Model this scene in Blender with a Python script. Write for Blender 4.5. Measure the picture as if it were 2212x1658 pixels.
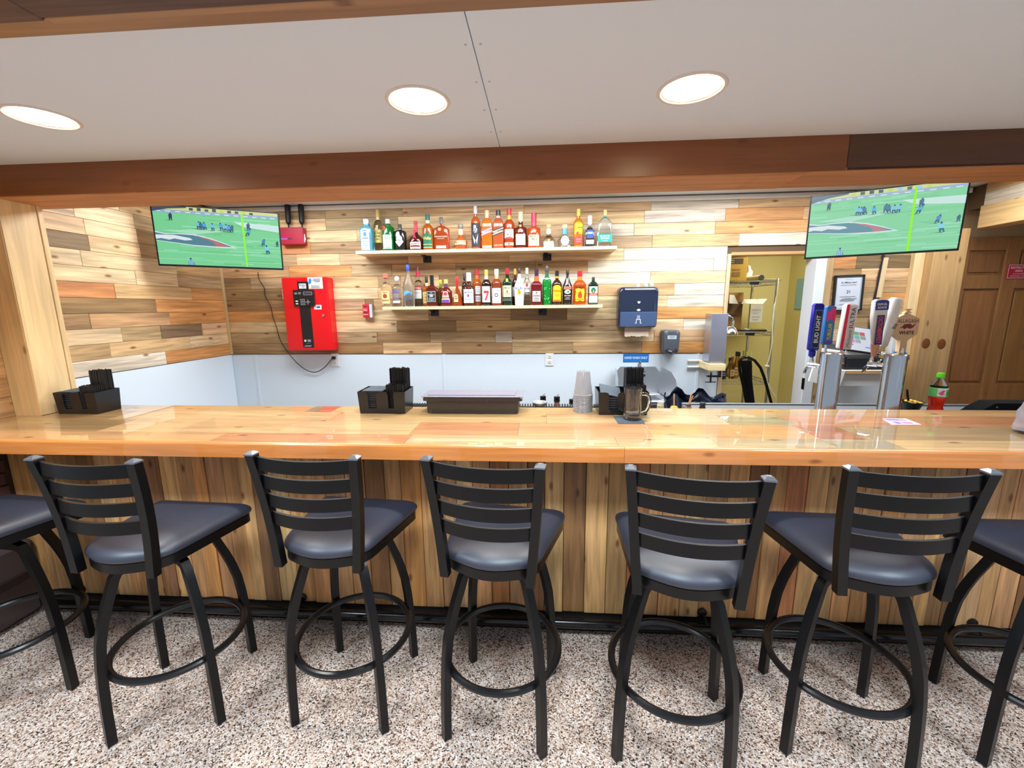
import bpy, bmesh, math, random
from mathutils import Vector, Matrix
for o in list(bpy.data.objects): bpy.data.objects.remove(o)
S = bpy.context.scene
COL = S.collection
R = math.radians
PI = math.pi
random.seed(7)

# ------------------------------------------------------------------ camera, world, lights, exposure
F, YAW, PITCH, ROLL, H = 920.0, R(4.014), R(10.239), R(0.584), 1.6
cy, sy, cp, sp = math.cos(YAW), math.sin(YAW), math.cos(PITCH), math.sin(PITCH)
_f = Vector((-sy * cp, cy * cp, -sp)); _r = Vector((cy, sy, 0)); _d = _f.cross(_r)
_c, _s = math.cos(ROLL), math.sin(ROLL)
CR, CD, CF = _r * _c + _d * _s, -_r * _s + _d * _c, _f
cd = bpy.data.cameras.new('camera'); cam = bpy.data.objects.new('camera', cd); COL.objects.link(cam)
cd.sensor_fit = 'HORIZONTAL'; cd.sensor_width = 36.0; cd.lens = F / 2212 * 36.0; cd.clip_start = 0.05
cam.matrix_world = Matrix(((CR.x, -CD.x, -CF.x, 0), (CR.y, -CD.y, -CF.y, 0), (CR.z, -CD.z, -CF.z, H), (0, 0, 0, 1)))
S.camera = cam


def P(px, py, ax, val):
    """The point at depth ax = val (a plane of the room) that lies under a spot measured in the photograph."""
    d = CR * (px - 1106) + CD * (py - 829) + CF * F
    i = 'XYZ'.index(ax)
    t = (val - (0, 0, H)[i]) / d[i]
    return Vector((0, 0, H)) + d * t


W = bpy.data.worlds.new('room_air'); S.world = W; W.use_nodes = True
W.node_tree.nodes['Background'].inputs[0].default_value = (0.74, 0.87, 1.0, 1)
W.node_tree.nodes['Background'].inputs[1].default_value = 0.52
S.view_settings.view_transform = 'Standard'; S.view_settings.look = 'None'
S.view_settings.exposure = 0.0; S.view_settings.gamma = 1.0; S.view_settings.use_curve_mapping = False
S.cycles.max_bounces = 10; S.cycles.transparent_max_bounces = 12; S.cycles.transmission_bounces = 10
S.cycles.caustics_reflective = False; S.cycles.caustics_refractive = False


def area(name, loc, rot, sx, sy_, watts, col=(1, 1, 1), shape='RECTANGLE', spread=180):
    l = bpy.data.lights.new(name, 'AREA'); l.shape = shape; l.size = sx; l.size_y = sy_; l.energy = watts; l.color = col
    l.spread = R(spread)
    o = bpy.data.objects.new(name, l); COL.objects.link(o); o.location = loc; o.rotation_euler = rot
    return o


WARM, COOL = (1.0, 0.97, 0.92), (0.90, 0.955, 1.0)
# unseen fill lamps added above the viewer, standing in for the room's other light
for i, (x, y, w) in enumerate(((-2.2, 0.1, 64), (0.0, 0.1, 64), (2.2, 0.1, 64))):
    area('room_fill_light', (x, y, 2.75), (0, 0, 0), 0.6, 0.6, w, (0.78, 0.90, 1.0))
# lights on the low ceiling behind the beam, over the bartender's aisle
for x, w in ((-1.75, 28), (-0.2, 31), (1.25, 36), (2.5, 18)):
    area('aisle_ceiling_light', (x, 2.82, 2.40), (0, 0, 0), 1.1, 0.4, w, COOL)
# the light of the store room
area('store_room_light', (2.3, 3.86, 2.40), (0, 0, 0), 0.3, 0.3, 19, (1.0, 0.96, 0.84))


# ------------------------------------------------------------------ helpers
def lin(c):
    return tuple((v / 255 / 12.92 if v / 255 <= 0.04045 else ((v / 255 + 0.055) / 1.055) ** 2.4) for v in c[:3])


MATS = {}


def mat(name, col, rough=0.5, metal=0.0, **kw):
    if name in MATS: return MATS[name]
    m = bpy.data.materials.new(name); m.use_nodes = True
    b = m.node_tree.nodes['Principled BSDF']
    b.inputs['Base Color'].default_value = (*lin(col), 1)
    b.inputs['Roughness'].default_value = rough; b.inputs['Metallic'].default_value = metal
    for k, v in kw.items():
        if k == 'noise': continue
        b.inputs[k.replace('_', ' ')].default_value = v
    if 'noise' in kw:                                    # a little procedural unevenness in the gloss
        nt = m.node_tree; n = nt.nodes.new('ShaderNodeTexNoise'); n.inputs['Scale'].default_value = kw['noise']
        mr = nt.nodes.new('ShaderNodeMapRange'); mr.inputs[3].default_value = max(0, rough - .08); mr.inputs[4].default_value = rough + .08
        nt.links.new(n.outputs[0], mr.inputs[0]); nt.links.new(mr.outputs[0], b.inputs['Roughness'])
    MATS[name] = m
    return m


def wood(name, axis, rough=0.55, coat=0.0, grain=1.4, knots=1.0, bump=0.15, flat=None):
    """Boards: the tint is each board's own colour; grain, streaks and knots come from noise along the axis."""
    if name in MATS: return MATS[name]
    m = bpy.data.materials.new(name); m.use_nodes = True; nt = m.node_tree; N = nt.nodes.new; L = nt.links.new
    b = nt.nodes['Principled BSDF']
    tc = N('ShaderNodeTexCoord'); oi = N('ShaderNodeObjectInfo')
    vm = N('ShaderNodeVectorMath'); vm.operation = 'MULTIPLY_ADD'
    cmb = N('ShaderNodeCombineXYZ')
    for k in range(3): L(oi.outputs['Random'], cmb.inputs[k])
    L(cmb.outputs[0], vm.inputs[0]); vm.inputs[1].default_value = (37, 53, 71); L(tc.outputs['Object'], vm.inputs[2])

    def mp(along, across):
        n = N('ShaderNodeMapping'); s = [across] * 3; s['XYZ'.index(axis)] = along
        n.inputs['Scale'].default_value = s; L(vm.outputs[0], n.inputs[0]); return n
    m1, m2, m3 = mp(1.6, 26), mp(0.7, 7), mp(2.6, 6.5)
    fl = flat or {'X': 'Y', 'Y': 'X', 'Z': 'Y'}[axis]; ac = [c for c in 'XYZ' if c not in (axis, fl)][0]
    sp = N('ShaderNodeSeparateXYZ'); L(m3.outputs[0], sp.inputs[0]); k2 = N('ShaderNodeCombineXYZ'); L(sp.outputs[axis], k2.inputs[0]); L(sp.outputs[ac], k2.inputs[1])
    n1 = N('ShaderNodeTexNoise'); n1.inputs['Scale'].default_value = 1.6; n1.inputs['Detail'].default_value = 7; n1.inputs['Distortion'].default_value = 0.9
    L(m1.outputs[0], n1.inputs[0])
    n2 = N('ShaderNodeTexNoise'); n2.inputs['Scale'].default_value = 1.4; n2.inputs['Detail'].default_value = 4; n2.inputs['Distortion'].default_value = 1.6
    L(m2.outputs[0], n2.inputs[0])
    r1 = N('ShaderNodeMapRange'); r1.inputs[1].default_value = .3; r1.inputs[2].default_value = .7; r1.inputs[3].default_value = 1 - .26 * grain; r1.inputs[4].default_value = 1 + .16 * grain
    L(n1.outputs[0], r1.inputs[0])
    r2 = N('ShaderNodeMapRange'); r2.inputs[1].default_value = .3; r2.inputs[2].default_value = .7; r2.inputs[3].default_value = 1 - .2 * grain; r2.inputs[4].default_value = 1 + .14 * grain
    L(n2.outputs[0], r2.inputs[0])
    mu = N('ShaderNodeMath'); mu.operation = 'MULTIPLY'; L(r1.outputs[0], mu.inputs[0]); L(r2.outputs[0], mu.inputs[1])
    vs = N('ShaderNodeVectorMath'); vs.operation = 'SCALE'; L(oi.outputs['Color'], vs.inputs[0]); L(mu.outputs[0], vs.inputs['Scale'])
    vo = N('ShaderNodeTexVoronoi'); vo.voronoi_dimensions = '2D'; vo.inputs['Scale'].default_value = 1.0; L(k2.outputs[0], vo.inputs[0])
    rk = N('ShaderNodeMapRange'); rk.inputs[1].default_value = .025; rk.inputs[2].default_value = .08; rk.inputs[3].default_value = .92 * knots; rk.inputs[4].default_value = 0
    L(vo.outputs['Distance'], rk.inputs[0])
    sx = N('ShaderNodeSeparateColor'); L(vo.outputs['Color'], sx.inputs[0])
    gt = N('ShaderNodeMath'); gt.operation = 'GREATER_THAN'; gt.inputs[1].default_value = .5; L(sx.outputs[0], gt.inputs[0])
    mk = N('ShaderNodeMath'); mk.operation = 'MULTIPLY'; L(rk.outputs[0], mk.inputs[0]); L(gt.outputs[0], mk.inputs[1])
    mx = N('ShaderNodeMix'); mx.data_type = 'RGBA'; L(mk.outputs[0], mx.inputs[0]); L(vs.outputs[0], mx.inputs[6])
    dk = N('ShaderNodeVectorMath'); dk.operation = 'MULTIPLY'; L(oi.outputs['Color'], dk.inputs[0]); dk.inputs[1].default_value = (.26, .15, .10)
    L(dk.outputs[0], mx.inputs[7]); L(mx.outputs[2], b.inputs['Base Color'])
    bp = N('ShaderNodeBump'); bp.inputs['Strength'].default_value = bump; bp.inputs['Distance'].default_value = .002
    L(n1.outputs[0], bp.inputs['Height']); L(bp.outputs[0], b.inputs['Normal'])
    b.inputs['Roughness'].default_value = rough
    b.inputs['Coat Weight'].default_value = coat; b.inputs['Coat Roughness'].default_value = .02
    MATS[name] = m
    return m


def glass(name, col, rough=0.04, trans=1.0, ior=1.45):
    return mat(name, col, rough, 0, Transmission_Weight=trans, IOR=ior)


def print_mat(emit=0.0):
    nm = 'screen_picture' if emit else 'flat_print'
    if nm in MATS: return MATS[nm]
    m = bpy.data.materials.new(nm); m.use_nodes = True; nt = m.node_tree; b = nt.nodes['Principled BSDF']
    a = nt.nodes.new('ShaderNodeVertexColor'); a.layer_name = 'Col'
    if emit:
        b.inputs['Base Color'].default_value = (.01, .01, .01, 1); b.inputs['Roughness'].default_value = .25
        nt.links.new(a.outputs[0], b.inputs['Emission Color']); b.inputs['Emission Strength'].default_value = emit
    else:
        nt.links.new(a.outputs[0], b.inputs['Base Color']); b.inputs['Roughness'].default_value = .5
    MATS[nm] = m
    return m


class MB:
    """Collects solid shapes and links them as one mesh object."""

    def __init__(s): s.v, s.f = [], []

    def add(s, vs, fs, M=None):
        n = len(s.v)
        s.v += [tuple(M @ Vector(v)) if M else tuple(v) for v in vs]
        s.f += [[n + i for i in f] for f in fs]
        return s

    def box(s, c, d, M=None, ch=0.0):
        x, y, z = [k / 2 for k in d]
        h = min(ch, x * .9, y * .9, z * .9)
        if h <= 0:
            vs = [(sx * x, sy_ * y, sz * z) for sx in (-1, 1) for sy_ in (-1, 1) for sz in (-1, 1)]
            fs = [(0, 1, 3, 2), (4, 6, 7, 5), (0, 4, 5, 1), (2, 3, 7, 6), (0, 2, 6, 4), (1, 5, 7, 3)]
        else:
            vs, idx = [], {}
            for sx in (-1, 1):
                for sy_ in (-1, 1):
                    for sz in (-1, 1):
                        for k in range(3):
                            q = [x - h, y - h, z - h]; q[k] += h
                            idx[(sx, sy_, sz, k)] = len(vs); vs.append((sx * q[0], sy_ * q[1], sz * q[2]))
            fs = []
            I = lambda a, k: idx[(a[0], a[1], a[2], k)]
            for k in range(3):
                i, j = [t for t in range(3) if t != k]
                for sg in (-1, 1):
                    q = []
                    for a, b_ in ((-1, -1), (1, -1), (1, 1), (-1, 1)):
                        t = [0, 0, 0]; t[k] = sg; t[i] = a; t[j] = b_; q.append(I(t, k))
                    fs.append(q)
            for k in range(3):                            # edges along axis k
                i, j = [t for t in range(3) if t != k]
                for a in (-1, 1):
                    for b_ in (-1, 1):
                        t0 = [0, 0, 0]; t0[k] = -1; t0[i] = a; t0[j] = b_; t1 = list(t0); t1[k] = 1
                        fs.append([I(t0, i), I(t1, i), I(t1, j), I(t0, j)])
            for sx in (-1, 1):
                for sy_ in (-1, 1):
                    for sz in (-1, 1): fs.append([idx[(sx, sy_, sz, k)] for k in range(3)])
        T = Matrix.Translation(Vector(c))
        return s.add(vs, fs, T @ M if M else T)

    def bx(s, a, b, ch=0.0):
        return s.box([(p + q) / 2 for p, q in zip(a, b)], [abs(q - p) for p, q in zip(a, b)], None, ch)

    def lathe(s, prof, c=(0, 0, 0), n=24, e=2.0, dep=1.0, M=None, closed=True):
        """prof: (radius, height) pairs; e: 2 gives a round section, more gives a squarer one; dep: depth over width."""
        vs, fs = [], []
        for r, z in prof:
            for k in range(n):
                t = 2 * PI * (k + .5) / n; ct, st = math.cos(t), math.sin(t)
                vs.append((r * math.copysign(abs(ct) ** (2 / e), ct), r * dep * math.copysign(abs(st) ** (2 / e), st), z))
        for i in range(len(prof) - 1):
            for k in range(n):
                a, b = i * n + k, i * n + (k + 1) % n
                fs.append((a, b, b + n, a + n))
        if closed:
            fs.append(list(range(n - 1, -1, -1))); fs.append([(len(prof) - 1) * n + k for k in range(n)])
        T = Matrix.Translation(Vector(c))
        return s.add(vs, fs, T @ M if M else T)

    def tube(s, pts, r, n=8, closed=False, cap=True):
        pts = [Vector(p) for p in pts]; rr = r if isinstance(r, (list, tuple)) else [r] * len(pts)
        vs, fs = [], []; m = len(pts); up = None
        for i, p in enumerate(pts):
            a = pts[(i - 1) % m] if (closed or i > 0) else p; b = pts[(i + 1) % m] if (closed or i < m - 1) else p
            t = (b - a).normalized()
            if up is None:
                up = Vector((0, 0, 1)) if abs(t.z) < .9 else Vector((1, 0, 0))
            u = (up - t * up.dot(t)).normalized(); w = t.cross(u); up = u
            for k in range(n):
                q = 2 * PI * k / n; vs.append(p + (u * math.cos(q) + w * math.sin(q)) * rr[i])
        for i in range(m if closed else m - 1):
            for k in range(n):
                a, b = i * n + k, i * n + (k + 1) % n; c, d = ((i + 1) % m) * n + k, ((i + 1) % m) * n + (k + 1) % n
                fs.append((a, b, d, c))
        if cap and not closed:
            fs.append(list(range(n - 1, -1, -1))); fs.append([(m - 1) * n + k for k in range(n)])
        return s.add(vs, fs)

    def prism(s, poly, o, U, V, Nn, t):
        """A polygon in the plane (o, U, V), thickened by t along Nn."""
        o, U, V, Nn = Vector(o), Vector(U), Vector(V), Vector(Nn); n = len(poly)
        vs = [o + U * a + V * b for a, b in poly] + [o + U * a + V * b + Nn * t for a, b in poly]
        fs = [list(range(n - 1, -1, -1)), list(range(n, 2 * n))] + [(i, (i + 1) % n, n + (i + 1) % n, n + i) for i in range(n)]
        return s.add(vs, fs)

    def grid(s, fn, nu, nv):
        vs = [fn(i / nu, j / nv) for j in range(nv + 1) for i in range(nu + 1)]
        fs = [(j * (nu + 1) + i, j * (nu + 1) + i + 1, (j + 1) * (nu + 1) + i + 1, (j + 1) * (nu + 1) + i) for j in range(nv) for i in range(nu)]
        return s.add(vs, fs)

    def build(s, name, m, parent=None, origin=(0, 0, 0), color=None, smooth=32, loc=None):
        me = bpy.data.meshes.new(name); o0 = Vector(origin)
        me.from_pydata([Vector(v) - o0 for v in s.v], [], s.f)
        bm = bmesh.new(); bm.from_mesh(me); bmesh.ops.recalc_face_normals(bm, faces=bm.faces); bm.to_mesh(me); bm.free()
        if smooth:
            me.polygons.foreach_set('use_smooth', [True] * len(me.polygons)); me.set_sharp_from_angle(angle=R(smooth))
        me.materials.append(m)
        o = bpy.data.objects.new(name, me); COL.objects.link(o)
        if parent: o.parent = parent
        if loc: o.location = loc
        if color: o.color = (*lin(color), 1)
        return o


_TXT = {}


def glyphs(txt, bold=False):
    """Filled letters of a string as 2-D points and triangles, one unit high, centred."""
    if (txt, bold) in _TXT: return _TXT[(txt, bold)]
    c = bpy.data.curves.new('lettering', 'FONT'); c.body = txt; c.resolution_u = 2; c.align_x = 'CENTER'
    if bold: c.offset = .018
    ob = bpy.data.objects.new('lettering', c); COL.objects.link(ob)
    dg = bpy.context.evaluated_depsgraph_get(); me = bpy.data.meshes.new_from_object(ob.evaluated_get(dg))
    pts = [(v.co.x, v.co.y) for v in me.vertices]; fs = [list(p.vertices) for p in me.polygons]
    bpy.data.objects.remove(ob); bpy.data.curves.remove(c); bpy.data.meshes.remove(me)
    if pts:
        x0, x1 = min(p[0] for p in pts), max(p[0] for p in pts); y0, y1 = min(p[1] for p in pts), max(p[1] for p in pts)
        h = (y1 - y0) or 1
        pts = [((x - (x0 + x1) / 2) / h, (y - (y0 + y1) / 2) / h) for x, y in pts]; wd = (x1 - x0) / h
    else: wd = 1
    _TXT[(txt, bold)] = (pts, fs, wd)
    return _TXT[(txt, bold)]


class Print:
    """Flat print: coloured shapes and letters in one thin mesh, laid on a plane or wrapped round a cylinder."""

    def __init__(s): s.v, s.f, s.c, s.z = [], [], [], 0

    def _put(s, pts, fs, col):
        n = len(s.v); s.v += [(x, y, s.z) for x, y in pts]; s.f += [[n + i for i in f] for f in fs]
        s.c += [lin(col)] * len(fs); s.z += 1
        return s

    def rect(s, u0, v0, u1, v1, col): return s.poly([(u0, v0), (u1, v0), (u1, v1), (u0, v1)], col)

    def poly(s, pts, col):
        st_ = getattr(s, 'strip', 0)
        if not st_: return s._put(pts, [list(range(len(pts)))], col)
        allp, fs = [], []                                  # cut into upright strips so that it can follow a round bottle
        u = math.floor(min(p[0] for p in pts) / st_) * st_; um = max(p[0] for p in pts)
        while u < um:
            q = pts
            for lim, sg in ((u, 1), (u + st_, -1)):
                r_ = []
                for i in range(len(q)):
                    a, b_ = q[i - 1], q[i]; da, db = (a[0] - lim) * sg, (b_[0] - lim) * sg
                    if (da >= 0) != (db >= 0):
                        t = da / (da - db); r_.append((lim, a[1] + (b_[1] - a[1]) * t))
                    if db >= 0: r_.append(b_)
                q = r_
                if not q: break
            if len(q) > 2: fs.append([len(allp) + i for i in range(len(q))]); allp += q
            u += st_
        return s._put(allp, fs, col)

    def ell(s, u, v, a, b, col, n=20):
        return s.poly([(u + a * math.cos(2 * PI * i / n), v + b * math.sin(2 * PI * i / n)) for i in range(n)], col)

    def text(s, txt, u, v, h, col, rot=0, fit=None, bold=False, shear=0):
        pts, fs, wd = glyphs(txt, bold); sx = h
        if fit and wd * h > fit: sx = fit / wd
        c, q = math.cos(R(rot)), math.sin(R(rot))
        return s._put([(u + (x * sx + y * h * shear) * c - y * h * q, v + (x * sx + y * h * shear) * q + y * h * c) for x, y in pts], fs, col)

    def lines(s, u0, u1, vs, h, col, jit=0.2):
        for v in vs: s.rect(u0 + (u1 - u0) * random.uniform(0, jit), v, u1 - (u1 - u0) * random.uniform(0, jit), v + h, col)
        return s

    def build(s, name, parent, o, U, V, Nn, origin=(0, 0, 0), step=.0004, base=.0006, wrap=None, emit=0, fn=None):
        o, U, V, Nn = Vector(o), Vector(U).normalized(), Vector(V).normalized(), Vector(Nn).normalized(); og = Vector(origin)
        vs = []
        for x, y, z in s.v:
            lift = base + z * step
            if fn: vs.append(Vector(fn(x, y, lift)) - og)
            elif wrap:
                a = x / wrap; rr = wrap + lift
                vs.append(o + U * (rr * math.sin(a)) + V * y + Nn * (rr * math.cos(a) - wrap) - og)
            else: vs.append(o + U * x + V * y + Nn * lift - og)
        me = bpy.data.meshes.new(name); me.from_pydata(vs, [], s.f)
        ca = me.color_attributes.new('Col', 'FLOAT_COLOR', 'CORNER')
        data = []
        for p in me.polygons: data += [*s.c[p.index], 1.0] * p.loop_total
        ca.data.foreach_set('color', data)
        me.materials.append(print_mat(emit))
        ob = bpy.data.objects.new(name, me); COL.objects.link(ob)
        if parent: ob.parent = parent
        return ob


def thing(name, label, cat, loc=(0, 0, 0), group=None, rot=0):
    o = bpy.data.objects.new(name, None); COL.objects.link(o); o.empty_display_size = .05
    o.location = loc; o.rotation_euler = (0, 0, rot); tag(o, label, cat, group)
    return o


def tag(o, label, cat, group=None, kind=None):
    o['label'] = label; o['category'] = cat
    if group: o['group'] = group
    if kind: o['kind'] = kind
    return o


def struct(o): o['kind'] = 'structure'; return o


def jit(c, a=8):
    k = random.uniform(-a, a); return tuple(max(0, min(255, v + k + random.uniform(-3, 3))) for v in c)


# ------------------------------------------------------------------ materials
WX, WY, WZ = wood('barn_board_x', 'X', .5), wood('barn_board_y', 'Y', .5), wood('barn_board_z', 'Z', .5)
TOPW = wood('resin_coated_pine', 'X', .4, coat=1.0, grain=.9, bump=.0, flat='Z')
SMX, SMY, SMZ = [wood('smooth_pine_' + a.lower(), a, .4, grain=.6, knots=.8, bump=.05) for a in 'XYZ']
BLACKM = mat('black_powder_coat', (6, 6, 8), .40, 0, noise=300, Coat_Weight=.12, Coat_Roughness=.15, Specular_IOR_Level=.28)
VINYL = mat('black_vinyl', (46, 50, 64), .46, 0, noise=180, Specular_IOR_Level=.8)
BLACKP = mat('black_plastic', (20, 20, 22), .30)
BLACKR = mat('black_rubber', (16, 16, 17), .65)
CHROME = mat('chrome', (225, 228, 232), .08, 1.0)
STEEL = mat('brushed_steel', (214, 217, 222), .42, 1.0, noise=60)
WHITEP = mat('white_wall_panel', (230, 243, 254), .35)
WHITE = mat('white_paint', (240, 240, 238), .5)
CEILW = mat('ceiling_white', (220, 230, 242), .75)
RED = mat('red_enamel', (236, 12, 28), .3)
DKRED = mat('dark_red_plastic', (168, 14, 48), .4)
CARD = mat('brown_cardboard', (176, 132, 76), .8)
YELLOWW = mat('yellow_wall_paint', (214, 202, 136), .7)

PAL = dict(P=(236, 206, 160), W=(226, 212, 190), T=(212, 172, 124), G=(196, 164, 122), D=(170, 134, 92), O=(226, 162, 98),
           L=(236, 194, 144), B=(146, 118, 84), R=(214, 148, 94))

# ------------------------------------------------------------------ room: floor, walls, ceilings
YB, XL, XR, XP, ZC = 3.52, -2.69, 3.12, 2.83, 2.42
m = bpy.data.materials.new('pebble_resin_floor'); m.use_nodes = True; nt = m.node_tree; N = nt.nodes.new; L = nt.links.new
b = nt.nodes['Principled BSDF']; tc = N('ShaderNodeTexCoord')
vo = N('ShaderNodeTexVoronoi'); vo.inputs['Scale'].default_value = 210; L(tc.outputs['Object'], vo.inputs[0])
nz = N('ShaderNodeTexNoise'); nz.inputs['Scale'].default_value = 40; L(tc.outputs['Object'], nz.inputs[0])
va = N('ShaderNodeVectorMath'); va.operation = 'MULTIPLY_ADD'; va.inputs[1].default_value = (.010, .010, .010)
L(nz.outputs[1], va.inputs[0]); L(tc.outputs['Object'], va.inputs[2]); L(va.outputs[0], vo.inputs[0])
sc_ = N('ShaderNodeSeparateColor'); L(vo.outputs['Color'], sc_.inputs[0])
rp = N('ShaderNodeValToRGB'); rp.color_ramp.interpolation = 'CONSTANT'
els = ((0, (38, 32, 30)), (.08, (104, 80, 68)), (.18, (164, 132, 114)), (.34, (204, 176, 156)), (.54, (220, 198, 182)), (.76, (234, 220, 208)), (.92, (246, 238, 232)))
while len(rp.color_ramp.elements) < len(els): rp.color_ramp.elements.new(.5)
for e_, (p_, c_) in zip(rp.color_ramp.elements, els): e_.position = p_; e_.color = (*lin(c_), 1)
L(sc_.outputs[0], rp.inputs[0]); L(rp.outputs[0], b.inputs['Base Color']); b.inputs['Roughness'].default_value = .45
bp = N('ShaderNodeBump'); bp.inputs['Strength'].default_value = .5; bp.inputs['Distance'].default_value = .004; bp.invert = True
L(vo.outputs['Distance'], bp.inputs['Height']); L(bp.outputs[0], b.inputs['Normal'])
struct(MB().bx((-4.5, -3.2, -.1), (5.5, 5.2, 0)).build('floor', m))


def plank(parent, mtl, a, b_, col, ch=.0016, name='plank'):
    c = [(p + q) / 2 for p, q in zip(a, b_)]
    return MB().bx(a, b_, ch).build(name, mtl, parent, origin=c, color=col, smooth=0, loc=c)


# back wall: sheathing with a doorway, boards above, white panels below
wb = MB()
DX0, DX1, DZ = 1.455, 2.085, 1.985
for a, c in (((-2.9, YB, 0), (DX0, YB + .1, 2.6)), ((DX1, YB, 0), (XP + .12, YB + .1, 2.6)), ((DX0, YB, DZ), (DX1, YB + .1, 2.6))): wb.bx(a, c)
wall_back = struct(wb.build('wall_back', mat('wall_sheathing', (96, 74, 50), .8)))
Z0, RH = 1.222, .0912
sx_ = lambda px, py: P(px, py, 'Y', YB - .012).x
ROWS = [  # (seam position in the photograph, tone) from the top course down
    [(590, 'G'), (701, 'G'), (869, 'G'), (1132, 'L'), (1407, 'T'), (1596, 'W'), (1990, 'L')],
    [(560, 'D'), (702, 'L'), (859, 'G'), (1152, 'P'), (1392, 'L'), (1567, 'W'), (1735, 'O'), (1990, 'T')],
    [(640, 'G'), (770, 'P'), (1030, 'L'), (1240, 'T'), (1370, 'W'), (1545, 'P'), (1745, 'O'), (1850, 'R'), (1990, 'B')],
    [(668, 'R'), (800, 'D'), (960, 'T'), (1170, 'L'), (1409, 'G'), (1597, 'T'), (1760, 'W'), (1990, 'B')],
    [(639, 'G'), (732, 'P'), (880, 'G'), (1100, 'L'), (1348, 'P'), (1626, 'W'), (1748, 'O'), (1850, 'R'), (1990, 'G')],
    [(622, 'T'), (758, 'O'), (845, 'G'), (984, 'T'), (1157, 'G'), (1270, 'T'), (1542, 'W'), (1600, 'W'), (1850, 'O'), (1990, 'B')],
    [(539, 'D'), (720, 'G'), (816, 'T'), (865, 'G'), (948, 'L'), (1119, 'D'), (1405, 'W'), (1600, 'P'), (1860, 'D'), (1990, 'L')],
    [(607, 'D'), (816, 'P'), (970, 'L'), (1230, 'P'), (1457, 'T'), (1600, 'W'), (1840, 'O'), (1990, 'T')],
    [(640, 'D'), (788, 'G'), (806, 'B'), (1010, 'T'), (1230, 'P'), (1441, 'P'), (1600, 'W'), (1900, 'T'), (1990, 'O')],
    [(660, 'O'), (790, 'L'), (925, 'P'), (1103, 'T'), (1225, 'D'), (1332, 'P'), (1600, 'O'), (1890, 'D'), (1990, 'T')],
    [(620, 'P'), (857, 'P'), (985, 'D'), (1166, 'T'), (1332, 'G'), (1477, 'P'), (1600, 'W'), (1880, 'G'), (1990, 'L')],
    [(640, 'G'), (814, 'G'), (929, 'D'), (1070, 'G'), (1106, 'W'), (1413, 'P'), (1600, 'T'), (1870, 'P'), (1990, 'D')],
    [(625, 'D'), (827, 'D'), (954, 'L'), (1106, 'D'), (1238, 'G'), (1387, 'T'), (1600, 'O'), (1900, 'O'), (1990, 'G')]]
XE = 2.82
for i, row in enumerate(ROWS):
    z1 = Z0 + RH * (13 - i); z0 = z1 - RH; x0 = XL
    pym = 440 + i * 25
    for px, t in row:
        x1 = min(sx_(px, pym), XE)
        if px >= 1990: x1 = XE
        segs = [(x0, x1)]
        if z0 < DZ - .02:                                  # the doorway interrupts the course
            segs = []
            if x0 < DX0 - .03: segs.append((x0, min(x1, DX0 - .03)))
            if x1 > DX1 + .13: segs.append((max(x0, DX1 + .13), x1))
        zz = max(z0, DZ + .015) if (z0 < DZ + .015 and z1 > DZ + .1) else z0
        for q0, q1 in segs:
            if q1 - q0 > .02:
                pr = random.choice((0, .0015, .003))
                plank(wall_back, WX, (q0 + .0006, YB - .012 - pr, zz + .0007), (q1 - .0006, YB, z1 - .0007), jit(PAL[t], 6))
        x0 = x1
for x0, x1 in ((XL, -2.47), (-2.47, -.815), (-.815, 1.26), (1.26, DX0 - .03)):
    plank(wall_back, WHITEP, (x0 + .002, YB - .008, .02), (x1 - .002, YB, Z0 - .004), (255, 255, 255), .001, 'wall_panel')
plank(wall_back, WHITEP, (DX1 + .13, YB - .008, .02), (XE, YB, Z0 - .004), (255, 255, 255), .001, 'wall_panel')
for x in (-2.47, -.815, 1.26): plank(wall_back, WHITEP, (x - .012, YB - .013, .02), (x + .012, YB - .008, Z0 - .004), (255, 255, 255), .001, 'seam_strip')
# left wall
wall_left = struct(MB().bx((XL - .1, 2.1, 0), (XL, YB + .1, 2.6)).build('wall_left', MATS['wall_sheathing']))
yl = lambda u, v: P(u / 3.19, 400 + v / 3.19, 'X', XL + .012).y
LROWS = [[(510, 170, 'G'), (900, 220, 'R'), (0, 0, 'T')], [(845, 320, 'P'), (1120, 330, 'T'), (0, 0, 'G')], [(520, 250, 'P'), (950, 420, 'P'), (0, 0, 'G')],
         [(600, 390, 'L'), (960, 450, 'P'), (0, 0, 'D')], [(630, 500, 'B'), (980, 530, 'L'), (1320, 560, 'D'), (0, 0, 'T')],
         [(575, 590, 'P'), (1225, 640, 'P'), (0, 0, 'T')], [(940, 660, 'P'), (1230, 690, 'P'), (0, 0, 'G')], [(790, 720, 'R'), (1320, 740, 'T'), (0, 0, 'O')],
         [(1075, 830, 'D'), (0, 0, 'O')], [(620, 930, 'D'), (1170, 910, 'T'), (0, 0, 'O')], [(840, 1030, 'P'), (1110, 1010, 'G'), (1395, 1000, 'B'), (0, 0, 'L')],
         [(760, 1140, 'T'), (1310, 1070, 'L'), (0, 0, 'P')], [(1145, 1180, 'W'), (0, 0, 'O')]]
for i, row in enumerate(LROWS):
    z1 = Z0 + RH * (13 - i); y0 = 2.17
    for u, v, t in row:
        y1 = yl(u, v) if u else YB - .012
        y1 = max(y0 + .05, min(y1, YB - .012))
        plank(wall_left, WY, (XL, y0 + .0006, z1 - RH + .0007), (XL + .012 + random.choice((0, .0015)), y1 - .0006, z1 - .0007), jit(PAL[t], 6))
        y0 = y1
plank(wall_left, WHITEP, (XL, 2.17, .02), (XL + .008, YB - .01, Z0 - .004), (255, 255, 255), .001, 'wall_panel')
trim = lambda n, a, b_, mt, col=(235, 205, 155), ch=.003: struct(plank(None, mt, a, b_, col, ch, n))
trim('trim_1', (XL + .008, YB - .035, Z0), (XL + .026, YB - .0125, 2.40), SMZ, (206, 176, 128))
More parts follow.
